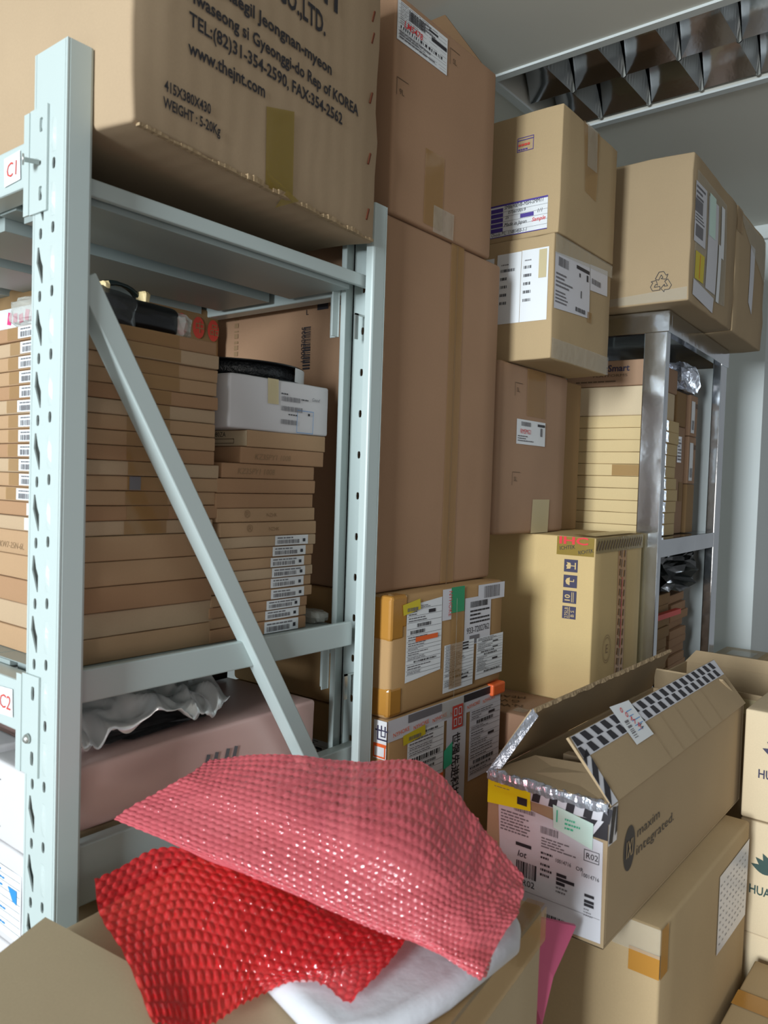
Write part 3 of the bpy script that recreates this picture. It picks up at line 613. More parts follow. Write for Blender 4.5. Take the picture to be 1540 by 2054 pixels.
# contents of its upper shelf: (cabinet frame is nearly axis aligned)
def flatbox(label, loc, size, m, rz=0, group=None, name='reel_box', cat='box', seed=0, r=.0018, bulge=.0006):
    v, f = rbox(*size, r=r, bulge=bulge, crush=.0006, seed=seed, n=4)
    o = mesh(name, v, f, None, m, True); o.location = loc; o.rotation_euler = (0, 0, R(rz)); return tag(o, label, cat, group)
ords = ['bottom', 'second', 'third', 'fourth', 'fifth', 'sixth', 'seventh', 'eighth', 'ninth', 'tenth', 'eleventh', 'twelfth', 'thirteenth', 'fourteenth', 'fifteenth', 'sixteenth', 'seventeenth', 'eighteenth', 'nineteenth']
hh = .0338
def foil(s, a, b, w_, h_): s.rect(a, b, a+w_, b+h_, 'silver2', .0012)
for k in range(10):
    o = flatbox('pale yellow flat reel box in the cabinet, '+(ords[k]+' from the bottom of its stack' if k else 'bottom of its stack'), (2.140+rnd.uniform(-.003, .003), .775+rnd.uniform(-.002, .003), 1.370+k*hh), (.27, .245, hh-.0008), 'cB', 2.5+rnd.uniform(-.8, .8), 'flat yellow reel boxes in the steel cabinet', seed=k+40)
    s = Sheet((.27, .245, hh), 'ny'); 
    if k % 3: foil(s, .045, .002, .032, .029); foil(s, .10, .002, .02, .029); foil(s, .137, .002, .028, .029)
    else: foil(s, .05, .002, .05, .029); foil(s, .12, .002, .04, .029)
    s.build('tape', o, 'silvery tape over the end flap')
    if k == 5:
        s = Sheet((.27, .245, hh), 'nx'); s.rect(.145, .001, .24, hh-.002, 'tape', .0012); s.build('tape', o)
ztop = 1.370+10*hh
t2 = carton('cream carton on the yellow reel boxes in the cabinet', (2.143, .785, ztop), (.25, .225, .082), 'cW', 2.5, bulge=.001)
t2 = carton('printed power-module carton on top of the cabinet stack', (2.143, .785, ztop+.083), (.27, .24, .072), 'cR', 2.5, bulge=.001)
s = Sheet((.27, .24, .072), 'nx', .001); s.text('PowerSmart', .055, .041, .018, 'navy', bold=.02, width=.130, l=.0016); s.text('PLATFORMS', .080, .026, .007, 'inkb', width=.10, l=.0016); s.lines(.03, .010, .19, .018, 1, 'inkb', 4, .0016); s.build('printed_text', t2, 'dark printed lettering')
t2 = carton('tan carton with white label behind the yellow reel boxes in the cabinet', (2.425, .80, 1.370), (.105, .22, .33), 'cR', 2.5, bulge=.001)
s = Sheet((.105, .22, .33), 'ny', .001); s.rect(.02, .22, .065, .30, 'paperl', .0012); s.lines(.025, .225, .06, .295, 7, 'ink2', 4, .002); s.rect(.05, .10, .09, .16, 'cD', .0012); s.build('shipping_label', t2)
for k, (z0, h_, lab) in enumerate(((1.370, .155, 'bottom of the three by the cabinet back'), (1.526, .150, 'middle of the three by the cabinet back'), (1.677, .13, 'top of the three by the cabinet back'))):
    t2 = carton('narrow brown carton in the cabinet, '+lab, (2.540, .795, z0), (.085, .20, h_), 'cR' if k else 'cD', 2.5, bulge=.001, group='narrow cartons in the cabinet')
    if k:
        s = Sheet((.085, .20, h_), 'ny', .001); s.rect(.008, .01, .046, h_-.02, 'paper', .0012); s.bars(.015, .02, .04, .05, 'ink2', 10, .002, k); s.rect(.055, h_-.04, .08, h_-.025, 'inkb', .0012); s.build('shipping_label', t2)
def crumple(label, name, cat, loc, size, m, seed, amp=.3, rz=0, n=26, group=None, parent=None, sharp=6):
    """crinkled bag: a squashed ball with ridged noise"""
    v = []; f = []; A, B_ = n, n//2
    for j in range(B_+1):
        th = math.pi*j/B_
        for i in range(A):
            ph = 2*math.pi*i/A; d = Vector((math.sin(th)*math.cos(ph), math.sin(th)*math.sin(ph), math.cos(th)))
            e = Vector([math.copysign(abs(t_)**.6, t_) for t_ in d])
            k = 1+amp*(1-2*abs(noise.noise(d*sharp*.35+Vector((seed, 0, 0)))))*.5+amp*.5*noise.noise(d*sharp+Vector((0, seed, 0)))
            v.append(Vector((e.x*size[0]/2, e.y*size[1]/2, e.z*size[2]/2))*k+Vector((0, 0, size[2]/2)))
    for j in range(B_):
        for i in range(A): a = j*A+i; b = j*A+(i+1) % A; f.append((a, a+A, b+A, b))
    o = mesh(name, v, f, parent, m, False); o.location = loc; o.rotation_euler = (0, 0, R(rz))
    zmin = min(q.z for q in v)
    for q in o.data.vertices: q.co.z = max(q.co.z, 0.0)
    if not parent: tag(o, label, cat, group)
    return o
crumple('crumpled silver antistatic bag on top of the cabinet stacks, seen through its side', 'antistatic_bag', 'bag', (2.52, .84, 1.7905+.02), (.18, .10, .085), 'silver2', 3, .5)
t2 = carton('small carton filling the gap under the silver bag in the cabinet', (2.425, .80, 1.701), (.105, .2, .106), 'cD', 2.5, bulge=.001)
# lower cabinet shelf
for k in range(12):
    flatbox('worn brown flat reel box on the lower cabinet shelf, '+(ords[k]+' from the bottom' if k else 'bottom of the stack'), (2.150+rnd.uniform(-.004, .004), .775, .801+k*.033), (.24+rnd.uniform(-.01, .02), .23, .032), 'cD', 2.5+rnd.uniform(-1, 1), 'worn brown reel boxes on the lower cabinet shelf', seed=k)
for k in range(14):
    flatbox('thin brown reel box at the back of the lower cabinet shelf, '+(ords[k]+' from the bottom' if k else 'bottom of the stack'), (2.425+rnd.uniform(-.004, .004), .79+.01*(k % 3 == 1), .801+k*.027), (.17+.012*((k*7) % 3), .22, .026), 'cP2', 2.5+rnd.uniform(-1.5, 1.5), 'thin brown reel boxes at the back of the lower cabinet shelf', seed=k+9)
crumple('heap of shiny black plastic bags on the lower cabinet shelf', 'plastic_bag', 'bag', (2.42, .885, 1.198), (.42, .17, .110), 'blackbag', 8, .75, n=44, sharp=9)
q = MB(); q.box((2.155, .752, 1.135), (2.40, .768, 1.150)); 
tag(q.build('tape_strip', 'redp', None), 'red tape strip hanging across the brown reel boxes in the cabinet', 'tape')

# ------------------------------------------------------------------ cartons on the cabinet
CT = 1.982
t = carton('large worn carton with recycling emblem on top of the steel cabinet', (2.03, .655, CT), (.44, .42, .372), 'cM', 1.5, bulge=.004, r=.004, crush=.004, seed=20)
s = sh(t, 'nx', .004)
def recyc(s, cx, cy, r_, m, l):
    A = [(-.62,.22), (-.24,.92), (.24,.92), (.50,.50), (.70,.60), (.52,.08), (-.02,.20), (.18,.30), (.0,.60), (-.27,.06)]
    for k in range(3):
        a0 = k*2*math.pi/3; c_, s_ = math.cos(a0), math.sin(a0)
        pts = [Vector((cx+r_*1.15*(x*c_-y*s_), cy+r_*1.15*(x*s_+y*c_))) for x, y in [(x, y+.22) for x, y in A]]
        for i in range(len(pts)):
            p = pts[i]; q_ = pts[(i+1) % len(pts)]; d = (q_-p); nn = Vector((-d.y, d.x)).normalized()*r_*.035
            s.poly([p-nn, q_-nn, q_+nn, p+nn], m, l)
recyc(s, .352, .052, .021, 'ink', .0018); s.build('printed_symbol', t, 'outlined recycling arrows')
s = sh(t, 'ny', .004)
s.quad(((.03, .03), (.34, .05), (.32, .33), (.03, .335)), 'tapeg', .0016); s.rect(.02, .155, .115, .305, 'paperl', .0022); s.rect(.02, .23, .08, .262, 'ink2', .0028); s.rect(.03, .17, .09, .2, 'ink2', .0028); s.lines(.025, .205, .1, .228, 3, 'ink2', 4, .0028); s.lines(.025, .262, .1, .30, 3, 'ink2', 6, .0028)
s.rect(.04, .065, .115, .135, 'yellow', .0024); s.rect(.076, .07, .079, .13, 'orange', .003)
s.rect(.135, .06, .23, .30, 'paperl', .0024); s.rect(.14, .2, .2, .31, 'paperg', .003); s.rect(.24, .045, .27, .20, 'paper', .003); s.rect(.26, .17, .295, .31, 'paper', .0028); s.rect(.03, .015, .22, .055, 'paperl', .0026, rot=-4)
s.build('shipping_label', t, 'layered torn waybills under clear tape')
s = sh(t, 'nx', .004); s.quad(((.02, .004), (.418, .004), (.418, .035), (.02, .012)), 'tapeg', .0014); s.build('tape', t)
crumple('', 'torn_corner', '', (.05, .12, .366), (.05, .16, .014), 'cD', 4, .6, parent=t); crumple('', 'torn_corner', '', (.30, .04, .362), (.12, .05, .018), 'cD', 6, .6, parent=t)
t = carton('second taped carton on the cabinet, next to the pale wall', (2.482, .668, CT), (.40, .42, .372), 'cM', 1.5, bulge=.003, r=.005, crush=.004, seed=22)
s = sh(t, 'ny', .003); s.quad(((.17, .12), (.22, .09), (.235, .30), (.175, .30)), 'paperl', .0016); s.quad(((.15, .30), (.39, .22), (.39, .36), (.02, .36)), 'tapeg', .0022); s.rect(.0, .3, .06, .37, 'tape', .0026); s.build('tape', t, 'torn label and tape')

# ------------------------------------------------------------------ far right corner
t = carton('small carton wrapped in clear plastic at the foot of the pale wall', (3.03, .66, .0), (.19, .17, .905), 'cS', bulge=.001)
s = sh(t, 'top', .001); s.rect(.005, .02, .17, .165, 'tapeg', .0012); s.rect(.03, .04, .12, .13, 'clearbag', .002); s.build('plastic_wrap', t)
# open brown carton behind the branded ones
t = thing('open_carton', 'big brown open carton standing in front of the steel cabinet', 'box', (1.86, .20, 0))
q = MB(); sx, sy, sz, th = .24, .44, 1.058, .005
q.box((0, 0, 0), (sx, sy, .01)); q.box((0, 0, 0), (th, sy, sz)); q.box((sx-th, 0, 0), (sx, sy, sz)); q.box((0, 0, 0), (sx, th, sz)); q.box((0, sy-th, 0), (sx, sy, sz)); q.build('box_body', 'cM', t)
mesh('box_flap', [(sx-.004, .0, sz), (sx-.004, sy, sz), (sx+.00, sy-.025, sz+.032), (sx+.0, .02, sz+.032), (sx, 0, sz), (sx, sy, sz), (sx+.004, sy-.025, sz+.032), (sx+.004, .02, sz+.032)], [(0,3,2,1), (4,5,6,7), (0,1,5,4), (1,2,6,5), (2,3,7,6), (3,0,4,7)], t, 'cM')
s = Sheet((sx, sy, sz), 'nx'); s.rect(.2, sz-.045, .34, sz-.012, 'masking', .0012); s.build('tape', t)

def petals(s, cx, cy, r_, m, l):
    for k in range(8):
        a = R(18+k*20.6); N = 8; pts = []
        for i in range(N+1): tt = i/N; w_ = .17*math.sin(math.pi*tt**.8)*r_; pts.append((cx+math.cos(a)*r_*(.15+.85*tt)+math.sin(a)*w_, cy+math.sin(a)*r_*(.15+.85*tt)-math.cos(a)*w_))
        for i in range(N, -1, -1): tt = i/N; w_ = .17*math.sin(math.pi*tt**.8)*r_; pts.append((cx+math.cos(a)*r_*(.15+.85*tt)-math.sin(a)*w_, cy+math.sin(a)*r_*(.15+.85*tt)+math.cos(a)*w_))
        s.poly(pts[:N+1]+pts[N+2:-1], m, l)
for k, (z, h_, lab, mm) in enumerate((( .862, .215, 'upper cream carton with petal emblem at the right edge', 'navy'), (.635, .224, 'lower cream carton with dark green petal emblem at the right edge', 'dgreen'))):
    t = carton(lab, (1.655, .075, z), (.20, .31, h_), 'cW', 0, bulge=.001, seed=30+k)
    s = sh(t, 'nx', .001); petals(s, .078-.010*k, .130-.004*k, .046, mm, .0016); s.text('HUAWEI', .028-.006*k, .085-.003*k, .017, mm, l=.0016, bold=.015, width=.072)
    for i in range(len(s.V)): pass
    s.build('printed_logo', t, 'petal emblem with lettering underneath')
t = carton('plain cream carton at the bottom of the right-hand pile', (1.66, .07, 0), (.20, .31, .634), 'cW', bulge=.001)
t = carton('low tan carton at the lower right with brown tape across its top', (1.36, .02, 0), (.27, .32, .60), 'cS', 0, bulge=.001, seed=41)
s = sh(t, 'top', .001); s.rect(.10, .0, .15, .32, 'tapeb', .0012); s.build('tape', t)

# ------------------------------------------------------------------ tan carton + open chip-maker carton
t = carton('tan carton beneath the open carton, white printed sheet on its side', (1.112, .355, .30), (.49, .24, .578), 'cS', 0, bulge=.002, r=.006, seed=42)
s = sh(t, 'ny', .002); s.quad(((.285, .41), (.48, .40), (.485, .545), (.29, .545)), 'paperl', .0014)
for k in range(9): s.lines(.296+k*.020, .42, .306+k*.020, .535, 9, 'ink2', k, .002, fill=.22)
s.build('shipping_label', t, 'white printed sheet'); 
s = sh(t, 'nx', .002); s.rect(.17, .535, .24, .578, 'tapeg', .0014); s.rect(.195, .505, .24, .54, 'tapeb', .0013); s.build('tape', t)
s = sh(t, 'ny', .002); s.rect(.0, .505, .030, .578, 'tapeb', .0013); s.build('tape', t)
ML = (.685, .186, .196)
t = thing('open_carton', 'open carton printed maxim integrated, flaps up, striped tape along its edges', 'box', (1.006, .397, .880))
sx, sy, sz = ML; th = .004
q = MB(); q.box((0, 0, 0), (sx, sy, th)); q.box((0, 0, 0), (th, sy, sz)); q.box((sx-th, 0, 0), (sx, sy, sz)); q.box((th, 0, th), (sx-th, th, sz)); q.box((th, sy-th, th), (sx-th, sy, sz)); q.build('box_body', 'cM', t, bevel=.0015)
def flap(pts, nrm, m='cM', thick=.004, name='box_flap'):
    n_ = Vector(nrm).normalized()*thick; v = [Vector(p) for p in pts]; k = len(v)
    return mesh(name, v+[p+n_ for p in v], [tuple(range(k))[::-1], tuple(range(k, 2*k))]+[(i, (i+1) % k, k+(i+1) % k, k+i) for i in range(k)], t, m)
fy, fz = .064, .079
flap([(.004, 0, sz), (sx, 0, sz), (sx-.004, fy, sz+fz), (-.004, fy, sz+fz)], (0, -fz, fy))                 # near long flap, leaning in
flap([(.004, sy, sz), (sx, sy, sz), (sx-.01, sy-.040, sz+.088), (.055, sy-.040, sz+.088)], (0, .088, .040))   # far long flap
flap([(0, .004, sz), (0, sy-.004, sz), (.088, sy-.03, sz+.006), (.088, .02, sz+.018)], (0, 0, 1))               # near end flap folded in
flap([(sx, .004, sz), (sx, sy-.004, sz), (sx-.05, sy-.02, sz+.05), (sx-.05, .03, sz+.05)], (.7, 0, .7))
# striped tape on flap edge : in flap plane
fn = Vector((0, -fz, fy)).normalized(); fu = Vector((1, 0, 0)); fv = Vector((0, fy, fz)).normalized(); FL = math.hypot(fy, fz)
s = Sheet(o=Vector((0, 0, sz))+fn*.0045, u=fu, v=fv)
def stripes(s, a0, b0, a1, b1, l, per=.034, w_=.013, horiz=True):
    s.rect(a0, b0, a1, b1, 'paperl', l)
    if horiz:
        L_ = a1-a0; H_ = b1-b0; k = 0; x = a0
        while x < a1-.012:
            for (c0, c1, m0, m1) in ((0, .5, 0, .0), ):
                x1 = min(x+w_, a1)
                s.poly([(x, b0+H_*.05), (min(x+w_, a1), b0+H_*.05), (min(x+w_*.45, a1), b0+H_*.48), (x-w_*.35 if x-w_*.35 > a0 else a0, b0+H_*.48)][::1], 'ink', l+.0006)
                s.poly([(x+w_*.1, b0+H_*.54), (min(x+w_*1.1, a1), b0+H_*.54), (min(x+w_*.5, a1), b0+H_*.97), (max(x-w_*.4, a0), b0+H_*.97)], 'ink', l+.0006)
            x += w_*1.75
    else:
        H_ = b1-b0; W_ = a1-a0; y = b0
        while y < b1-.004:
            s.poly([(a0, y), (a1, y+W_*.9), (a1, min(y+w_+W_*.9, b1)), (a0, min(y+w_, b1))], 'ink', l+.0006); y += w_*1.8
stripes(s, 0.0, FL-.034, .160, FL-.001, .0006, w_=.02); stripes(s, .215, FL-.034, sx-.008, FL-.001, .0006, w_=.02)
stripes(s, -.002, .0, .020, FL-.034, .0006, w_=.016, horiz=False)
s.build('striped_tape', t, 'white tape with black slanted blocks on the flap')
s = Sheet(o=Vector((0, 0, sz))+fn*.0045, u=fu, v=fv); s.quad(((.160, .046), (.232, .046), (.222, .108), (.150, .112)), 'paper', .0016); s.text('0 0 M R', .172, .10, .010, 'red', rot=-52, l=.0024, width=.05); s.bars(.166, .055, .180, .085, 'ink2', 9, .0022, 4, vert=False); s.lines(.19, .06, .222, .1, 5, 'blue', 3, .0022, fill=.15); s.text('TI', .214, .06, .008, 'ink', rot=90, l=.0024)
s.build('sticker', t, 'pale sticker with red writing on the flap')
s = Sheet(o=Vector((0, 0, sz))+fn*.0045, u=fu, v=fv)
for k in (.24, .30, .37, .45, .52): s.rect(k, .0, k+.0012, FL-.036, 'edge', .0006, rot=2)
s.build('crease_lines', t)
# printing on the long side
s = Sheet(ML, 'ny'); cx, cy = .079, .113; N = 36
s.poly([(cx+.0215*math.cos(2*math.pi*i/N), cy+.0325*math.sin(2*math.pi*i/N)) for i in range(N)], 'ink', .0008)
for (a, b) in (((-.011, -.012), (-.008, .012)),): s.rect(cx-.0125, cy-.012, cx-.0095, cy+.012, 'cM', .0014)
s.quad(((cx-.0075, cy-.012), (cx-.0035, cy-.012), (cx+.0085, cy+.012), (cx+.0045, cy+.012)), 'cM', .0014); s.quad(((cx+.0045, cy-.012), (cx+.0085, cy-.012), (cx-.0035, cy+.012), (cx-.0075, cy+.012)), 'cM', .0015); s.rect(cx+.0095, cy-.012, cx+.0125, cy+.012, 'cM', .0014)
s.text('maxim', .107, .118, .0155, 'ink', width=.095, l=.0009, bold=-.004); s.text('integrated.', .106, .092, .0155, 'ink', width=.165, l=.0009, bold=-.004)
s.build('printed_logo', t, 'black round emblem and lettering')
s = Sheet(ML, 'ny'); s.rect(.000, .142, .030, .1935, 'paperl', .0006); s.quad(((.002, .145), (.014, .143), (.024, .19), (.012, .193)), 'ink', .0011); s.quad(((.022, .15), (.029, .155), (.029, .19), (.026, .19)), 'ink', .0011); s.build('striped_tape', t)
# label side
s = Sheet(ML, 'nx'); s.quad(((.030, .004), (.182, .008), (.180, .146), (.018, .166)), 'paperl', .0010)
s.bars(.045, .152, .08, .158, 'ink2', 26, .0016, 4); s.lines(.024, .118, .072, .15, 7, 'ink2', 5, .0016); s.rect(.05, .103, .075, .108, 'ink', .0016); s.text('lot', .053, .088, .009, 'ink', l=.0018, slant=.2, bold=.01); s.bars(.052, .060, .085, .082, 'ink', 12, .0016, 7); s.text('R02', .062, .048, .009, 'ink', l=.0018)
s.bars(.088, .132, .115, .142, 'ink2', 16, .0016, 8); s.lines(.090, .112, .155, .128, 4, 'ink2', 7, .0016); s.lines(.090, .095, .108, .108, 2, 'ink', 2, .0016); s.text('10014716', .112, .098, .0055, 'ink', l=.0018, width=.024); s.text('OR', .143, .097, .0055, 'ink', l=.0018); s.text('10014716', .151, .091, .0055, 'ink', l=.0018, width=.026)
s.frame(.154, .114, .176, .130, .0008, 'ink', .0016); s.text('R02', .1565, .118, .008, 'ink', l=.0018)
for b, c_ in ((.082, .13), (.076, .142), (.070, .128)): s.rect(.115, b-.003, c_, b+.0015, 'ink', .0016)
s.lines(.115, .055, .14, .066, 2, 'ink2', 3, .0016); s.lines(.090, .07, .108, .092, 3, 'ink', 9, .0016)
for b in (.068, .060, .055): s.rect(.157, b-.003, .171, b+.001, 'ink', .0016)
s.lines(.157, .038, .17, .05, 3, 'ink2', 3, .0016); s.rect(.045, .040, .18, .0405, 'ink2', .0014); s.bars(.100, .012, .130, .020, 'ink', 14, .0016, 9)
s.build('shipping_label', t, 'large white printed customs label')
s = Sheet(ML, 'nx'); s.quad(((.001, .152), (.072, .158), (.070, .186), (.001, .190)), 'yel2', .0022); s.rect(.050, .163, .066, .174, 'ink', .0026); s.lines(.012, .178, .06, .19, 2, 'ink2', 3, .0026, fill=.15); s.build('sticker', t, 'bright yellow sticker')
s = Sheet(ML, 'nx'); s.quad(((.108, .146), (.166, .132), (.166, .168), (.106, .178)), 'paperg', .0026); s.lines(.125, .148, .148, .166, 3, 'teal', 4, .0032); s.rect(.112, .155, .114, .172, 'teal', .0031); s.build('sticker', t, 'pale green sticker')
s = Sheet(ML, 'nx'); s.rect(.0, .172, .186, .196, 'paperl', .0007); x = .072
for k in range(5): s.quad(((x+k*.026, .173), (x+k*.026+.012, .173), (x+k*.026+.016, .194), (x+k*.026+.004, .194)), 'ink', .0013)
s.quad(((.152, .150), (.186, .150), (.186, .175), (.146, .172)), 'ink', .0008); s.quad(((.158, .15), (.164, .15), (.18, .175), (.172, .175)), 'paperl', .0014); s.build('striped_tape', t)
# crinkled silver tape on the torn top edge
v = []; f = []; N = 60
for i in range(N+1):
    y = sy*i/N
    for j, (xx, zz) in enumerate(((-.002, sz-.010), (-.004, sz-.003), (-.002, sz+.004), (.005, sz+.005))):
        nv = noise.noise_vector(Vector((i*.45, j*1.7, 3)))*.003; v.append((xx+nv.x-.0015, y, zz+nv.z))
for i in range(N):
    for j in range(3): a = i*4+j; f.append((a, a+4, a+5, a+1))
mesh('crinkled_tape', v, f, t, 'silver2')['label'] = 'crinkled silvery tape edge'
v = []; f = []; N = 70
for i in range(N+1):
    x = .055+(sx-.07)*i/N
    for j, (yy, zz) in enumerate(((sy-.044, .086), (sy-.041, .092), (sy-.036, .086))):
        nv = noise.noise_vector(Vector((i*.5, j*1.7, 9)))*.002; v.append((x, yy+nv.y, sz+zz+nv.z))
for i in range(N):
    for j in range(2): a = i*3+j; f.append((a, a+3, a+4, a+1))
mesh('crinkled_tape', v, f, t, 'edge')
mesh('crinkled_tape', [(-.004, sy+.002, sz), (.055, sy-.040, sz+.092), (.062, sy-.046, sz+.080), (.006, sy-.010, sz-.004)], [(0, 1, 2, 3)], t, 'silver2')
for k in range(9):
    flatbox('thin reel box standing on edge inside the open striped-tape carton, '+('nearest its labelled end' if k == 0 else ords[k]+' from its labelled end'), (1.03+k*.066, .404, .886), (.022, .165, .165), ('cP3', 'cP2', 'cY')[k % 3], 0, 'thin reel boxes inside the open carton', seed=k)
o = flatbox('white-edged box end sticking up inside the open striped-tape carton', (1.40, .425, 1.053), (.10, .10, .035), 'cW', 10, seed=3)

# pink foam sheet hanging behind the near carton
PK = [(.905, .412, .965), (.955, .385, .975), (.915, .36, .87), (.83, .335, .77), (.875, .40, .77)]
v = [Vector(p) for p in ((.868, .47, .965), (.968, .42, .921), (.905, .42, .883), (.878, .42, .835), (.872, .45, .70))]
n_ = Vector((.004, .004, 0)); k = 5
tag(mesh('foam_sheet', v+[p+n_ for p in v], [tuple(range(5)), tuple(range(5, 10))[::-1]]+[(i, (i+1) % 5, 5+(i+1) % 5, 5+i) for i in range(5)], None, 'pink'), 'pink foam sheet hanging between the near carton and the open carton', 'foam')

# ------------------------------------------------------------------ reel boxes on the rack
zz = 1.2430
hs = [.0345]*5+[.0213]*13
hs = hs[:5]+[.0206]*14
for k, h_ in enumerate(hs):
    dx = rnd.uniform(-.003, .003)+(.006 if 6 <= k <= 9 else 0)
    cols = ('cP', 'cP3', 'cP2', 'cP')
    o = flatbox('flat brown reel box in the left rack stack, '+(ords[k]+' from the bottom' if k else 'bottom of the stack'), (.552+dx*.4, .952+rnd.uniform(-.002, .002), zz), (.230+dx, .335, h_-.0007), cols[(k*5) % 4], rnd.uniform(-.9, .6), 'flat brown reel boxes in the left rack stack', seed=k+60)
    W_ = .230+dx
    s = Sheet((W_, .335, h_), 'nx'); e = .335
    if 7 <= k:
        s.rect(e-.182, .0015, e-.080, h_-.0015, 'tape', .0010); s.rect(e-.150, .0022, e-.085, h_-.0022, 'paper', .0016); s.bars(e-.143, .004, e-.09, .0115, 'ink2', 18, .0021, k); s.lines(e-.143, .013, e-.095, .0175, 1, 'ink2', k, .0021); s.build('barcode_label', o)
    elif k == 5 or k == 6: s.rect(e-.125, .002, e-.085, h_-.002, 'paper', .0012); s.build('barcode_label', o)
    elif k == 4: s.text('KW7-25N-6L', e-.20, .008, .009, 'inkf', l=.001, slant=.2); s.build('handwriting', o)
    if k >= 5:
        s = Sheet((W_, .335, h_), 'ny'); s.rect(.075 if k < 15 else .05, .001, .145 if k < 15 else .16, h_-.001, 'tape', .0009); s.build('tape', o)
    if k == 8:
        s = Sheet((W_, .335, h_), 'ny'); s.rect(.078, .001, .096, h_-.001, 'ink2', .0013); s.build('sticker', o)
    zz += h_
ZL = zz
# right stack
sp = [('cP2', .0172, 432, 618, 1), ('cP', .0172, 432, 622, 1), ('cP2', .0172, 432, 622, 1), ('cP', .0180, 434, 630, 1), ('cP', .0178, 434, 632, 1), ('cP3', .0178, 436, 632, 1), ('cP', .0176, 440, 628, 1), ('cP', .0180, 442, 633, 1), ('cP3', .0182, 450, 637, 1),
      ('cP', .0230, 447, 638, 0), ('cP', .0230, 443, 636, 0), ('cP2', .0235, 440, 631, 0), ('cP2', .0235, 441, 632, 0), ('cP2', .0240, 448, 629, 0), ('cP2', .0265, 480, 647, 0), ('cP', .0275, 492, 652, 0)]
def XP(px): return .807+(px-462)*(1.026-.807)/(655-462)
zz = 1.2430+.012
sp[0] = ('cP2', .0215, 432, 618, 1)
zz = 1.2430
for k, (mm, h_, p0, p1, lab) in enumerate(sp):
    x0, x1 = XP(p0)+.004, XP(p1)+.004
    o = flatbox('flat brown reel box in the right rack stack, '+(ords[k]+' from the bottom' if k else 'bottom of the stack'), (x0, .951+rnd.uniform(-.0015, .0015), zz), (x1-x0, .30, h_-.0006), mm, rnd.uniform(-.5, .5), 'flat brown reel boxes in the right rack stack', seed=k+90)
    s = Sheet((x1-x0, .30, h_), 'ny'); e = x1-x0
    if lab: s.rect(e-.098, .0012, e-.020, h_-.0012, 'paper', .0010); s.bars(e-.093, .0035, e-.040, h_*.55, 'ink2', 24, .0016, k); s.lines(e-.093, h_*.62, e-.03, h_*.88, 1, 'ink2', k, .0016); s.rect(e-.033, h_*.3, e-.027, h_*.6, 'ink', .0016); s.build('barcode_label', o)
    elif 9 <= k <= 10:
        s.text('®', e*.25, .007, .012, 'inkf', l=.001); s.text('NZHK', e*.47, .008, .006, 'inkf', l=.001); s.build('printed_text', o)
    elif k in (13, 14): s.text('KZ35PY1 1008', e*.15, .007, .009, 'inkf', l=.001, slant=.2); s.build('handwriting', o)
    if k == 15:
        s = Sheet((x1-x0, .30, h_), 'nx'); s.rect(.0, .0015, .3, h_-.002, 'cW', .0012); s.text('430080ZA', .20, .016, .008, 'ink', l=.002); s.frame(.2, .005, .27, .013, .001, 'inkb', .002); s.build('end_label', o)
    zz += h_
ZR = zz
t = carton('white carton with printed barcodes on top of the right rack stack', (.806, .950, ZR), (.226, .27, .086), 'cWh', 0, bulge=.0015, r=.004, seed=50, crush=.001)
s = sh(t, 'ny', .0015)
for b, c_ in ((.052, .152), (.036, .158), (.014, .145)): s.bars(.108, b, c_, b+.008, 'ink2', 40, .0018, 4)
s.lines(.108, .062, .13, .067, 1, 'ink', 3, .0018); s.lines(.125, .029, .15, .033, 1, 'ink', 5, .0018); s.rect(.172, .032, .177, .036, 'ink', .0018); s.frame(.146, .002, .186, .040, .0008, 'blue', .0018); s.lines(.155, .056, .178, .061, 1, 'ink', 7, .0018); s.text('Good', .180, .058, .006, 'ink2', l=.0018, slant=.3); s.build('printed_label', t, 'grey barcodes and fine print')
s = sh(t, 'ny', .0015); s.rect(.078, .045, .102, .086, 'masking', .0016); s.build('tape', t)
# big reel on the white carton
t = thing('component_reel', 'black component reel lying on the white carton', 'reel', (.925, 1.075, ZR+.0885), 0)
t.rotation_euler = (R(1), R(.5), 0)
for z in (0, .026):
    v, f = lathe([(.02, z), (.118, z), (.119, z+.0012), (.118, z+.0024), (.02, z+.0024), (.02, z)], 48); mesh('reel_flange', v, f, t, 'black', True)
v, f = lathe([(.1, .0026), (.104, .004), (.104, .024), (.1, .0258)], 48); mesh('carrier_tape', v, f, t, mat('carrier_tape', '#222426', rough=.2, bump=.8, bscale=150), True)
v = []; f = []
for i in range(9):
    a = R(-75+i*6); v += [(.1195*math.cos(a), .1195*math.sin(a), .002), (.1195*math.cos(a), .1195*math.sin(a), .026)]
for i in range(8): f.append((i*2, i*2+2, i*2+3, i*2+1))
mesh('paper_label', v, f, t, 'paper')['label'] = 'white paper label wrapped on the rim'
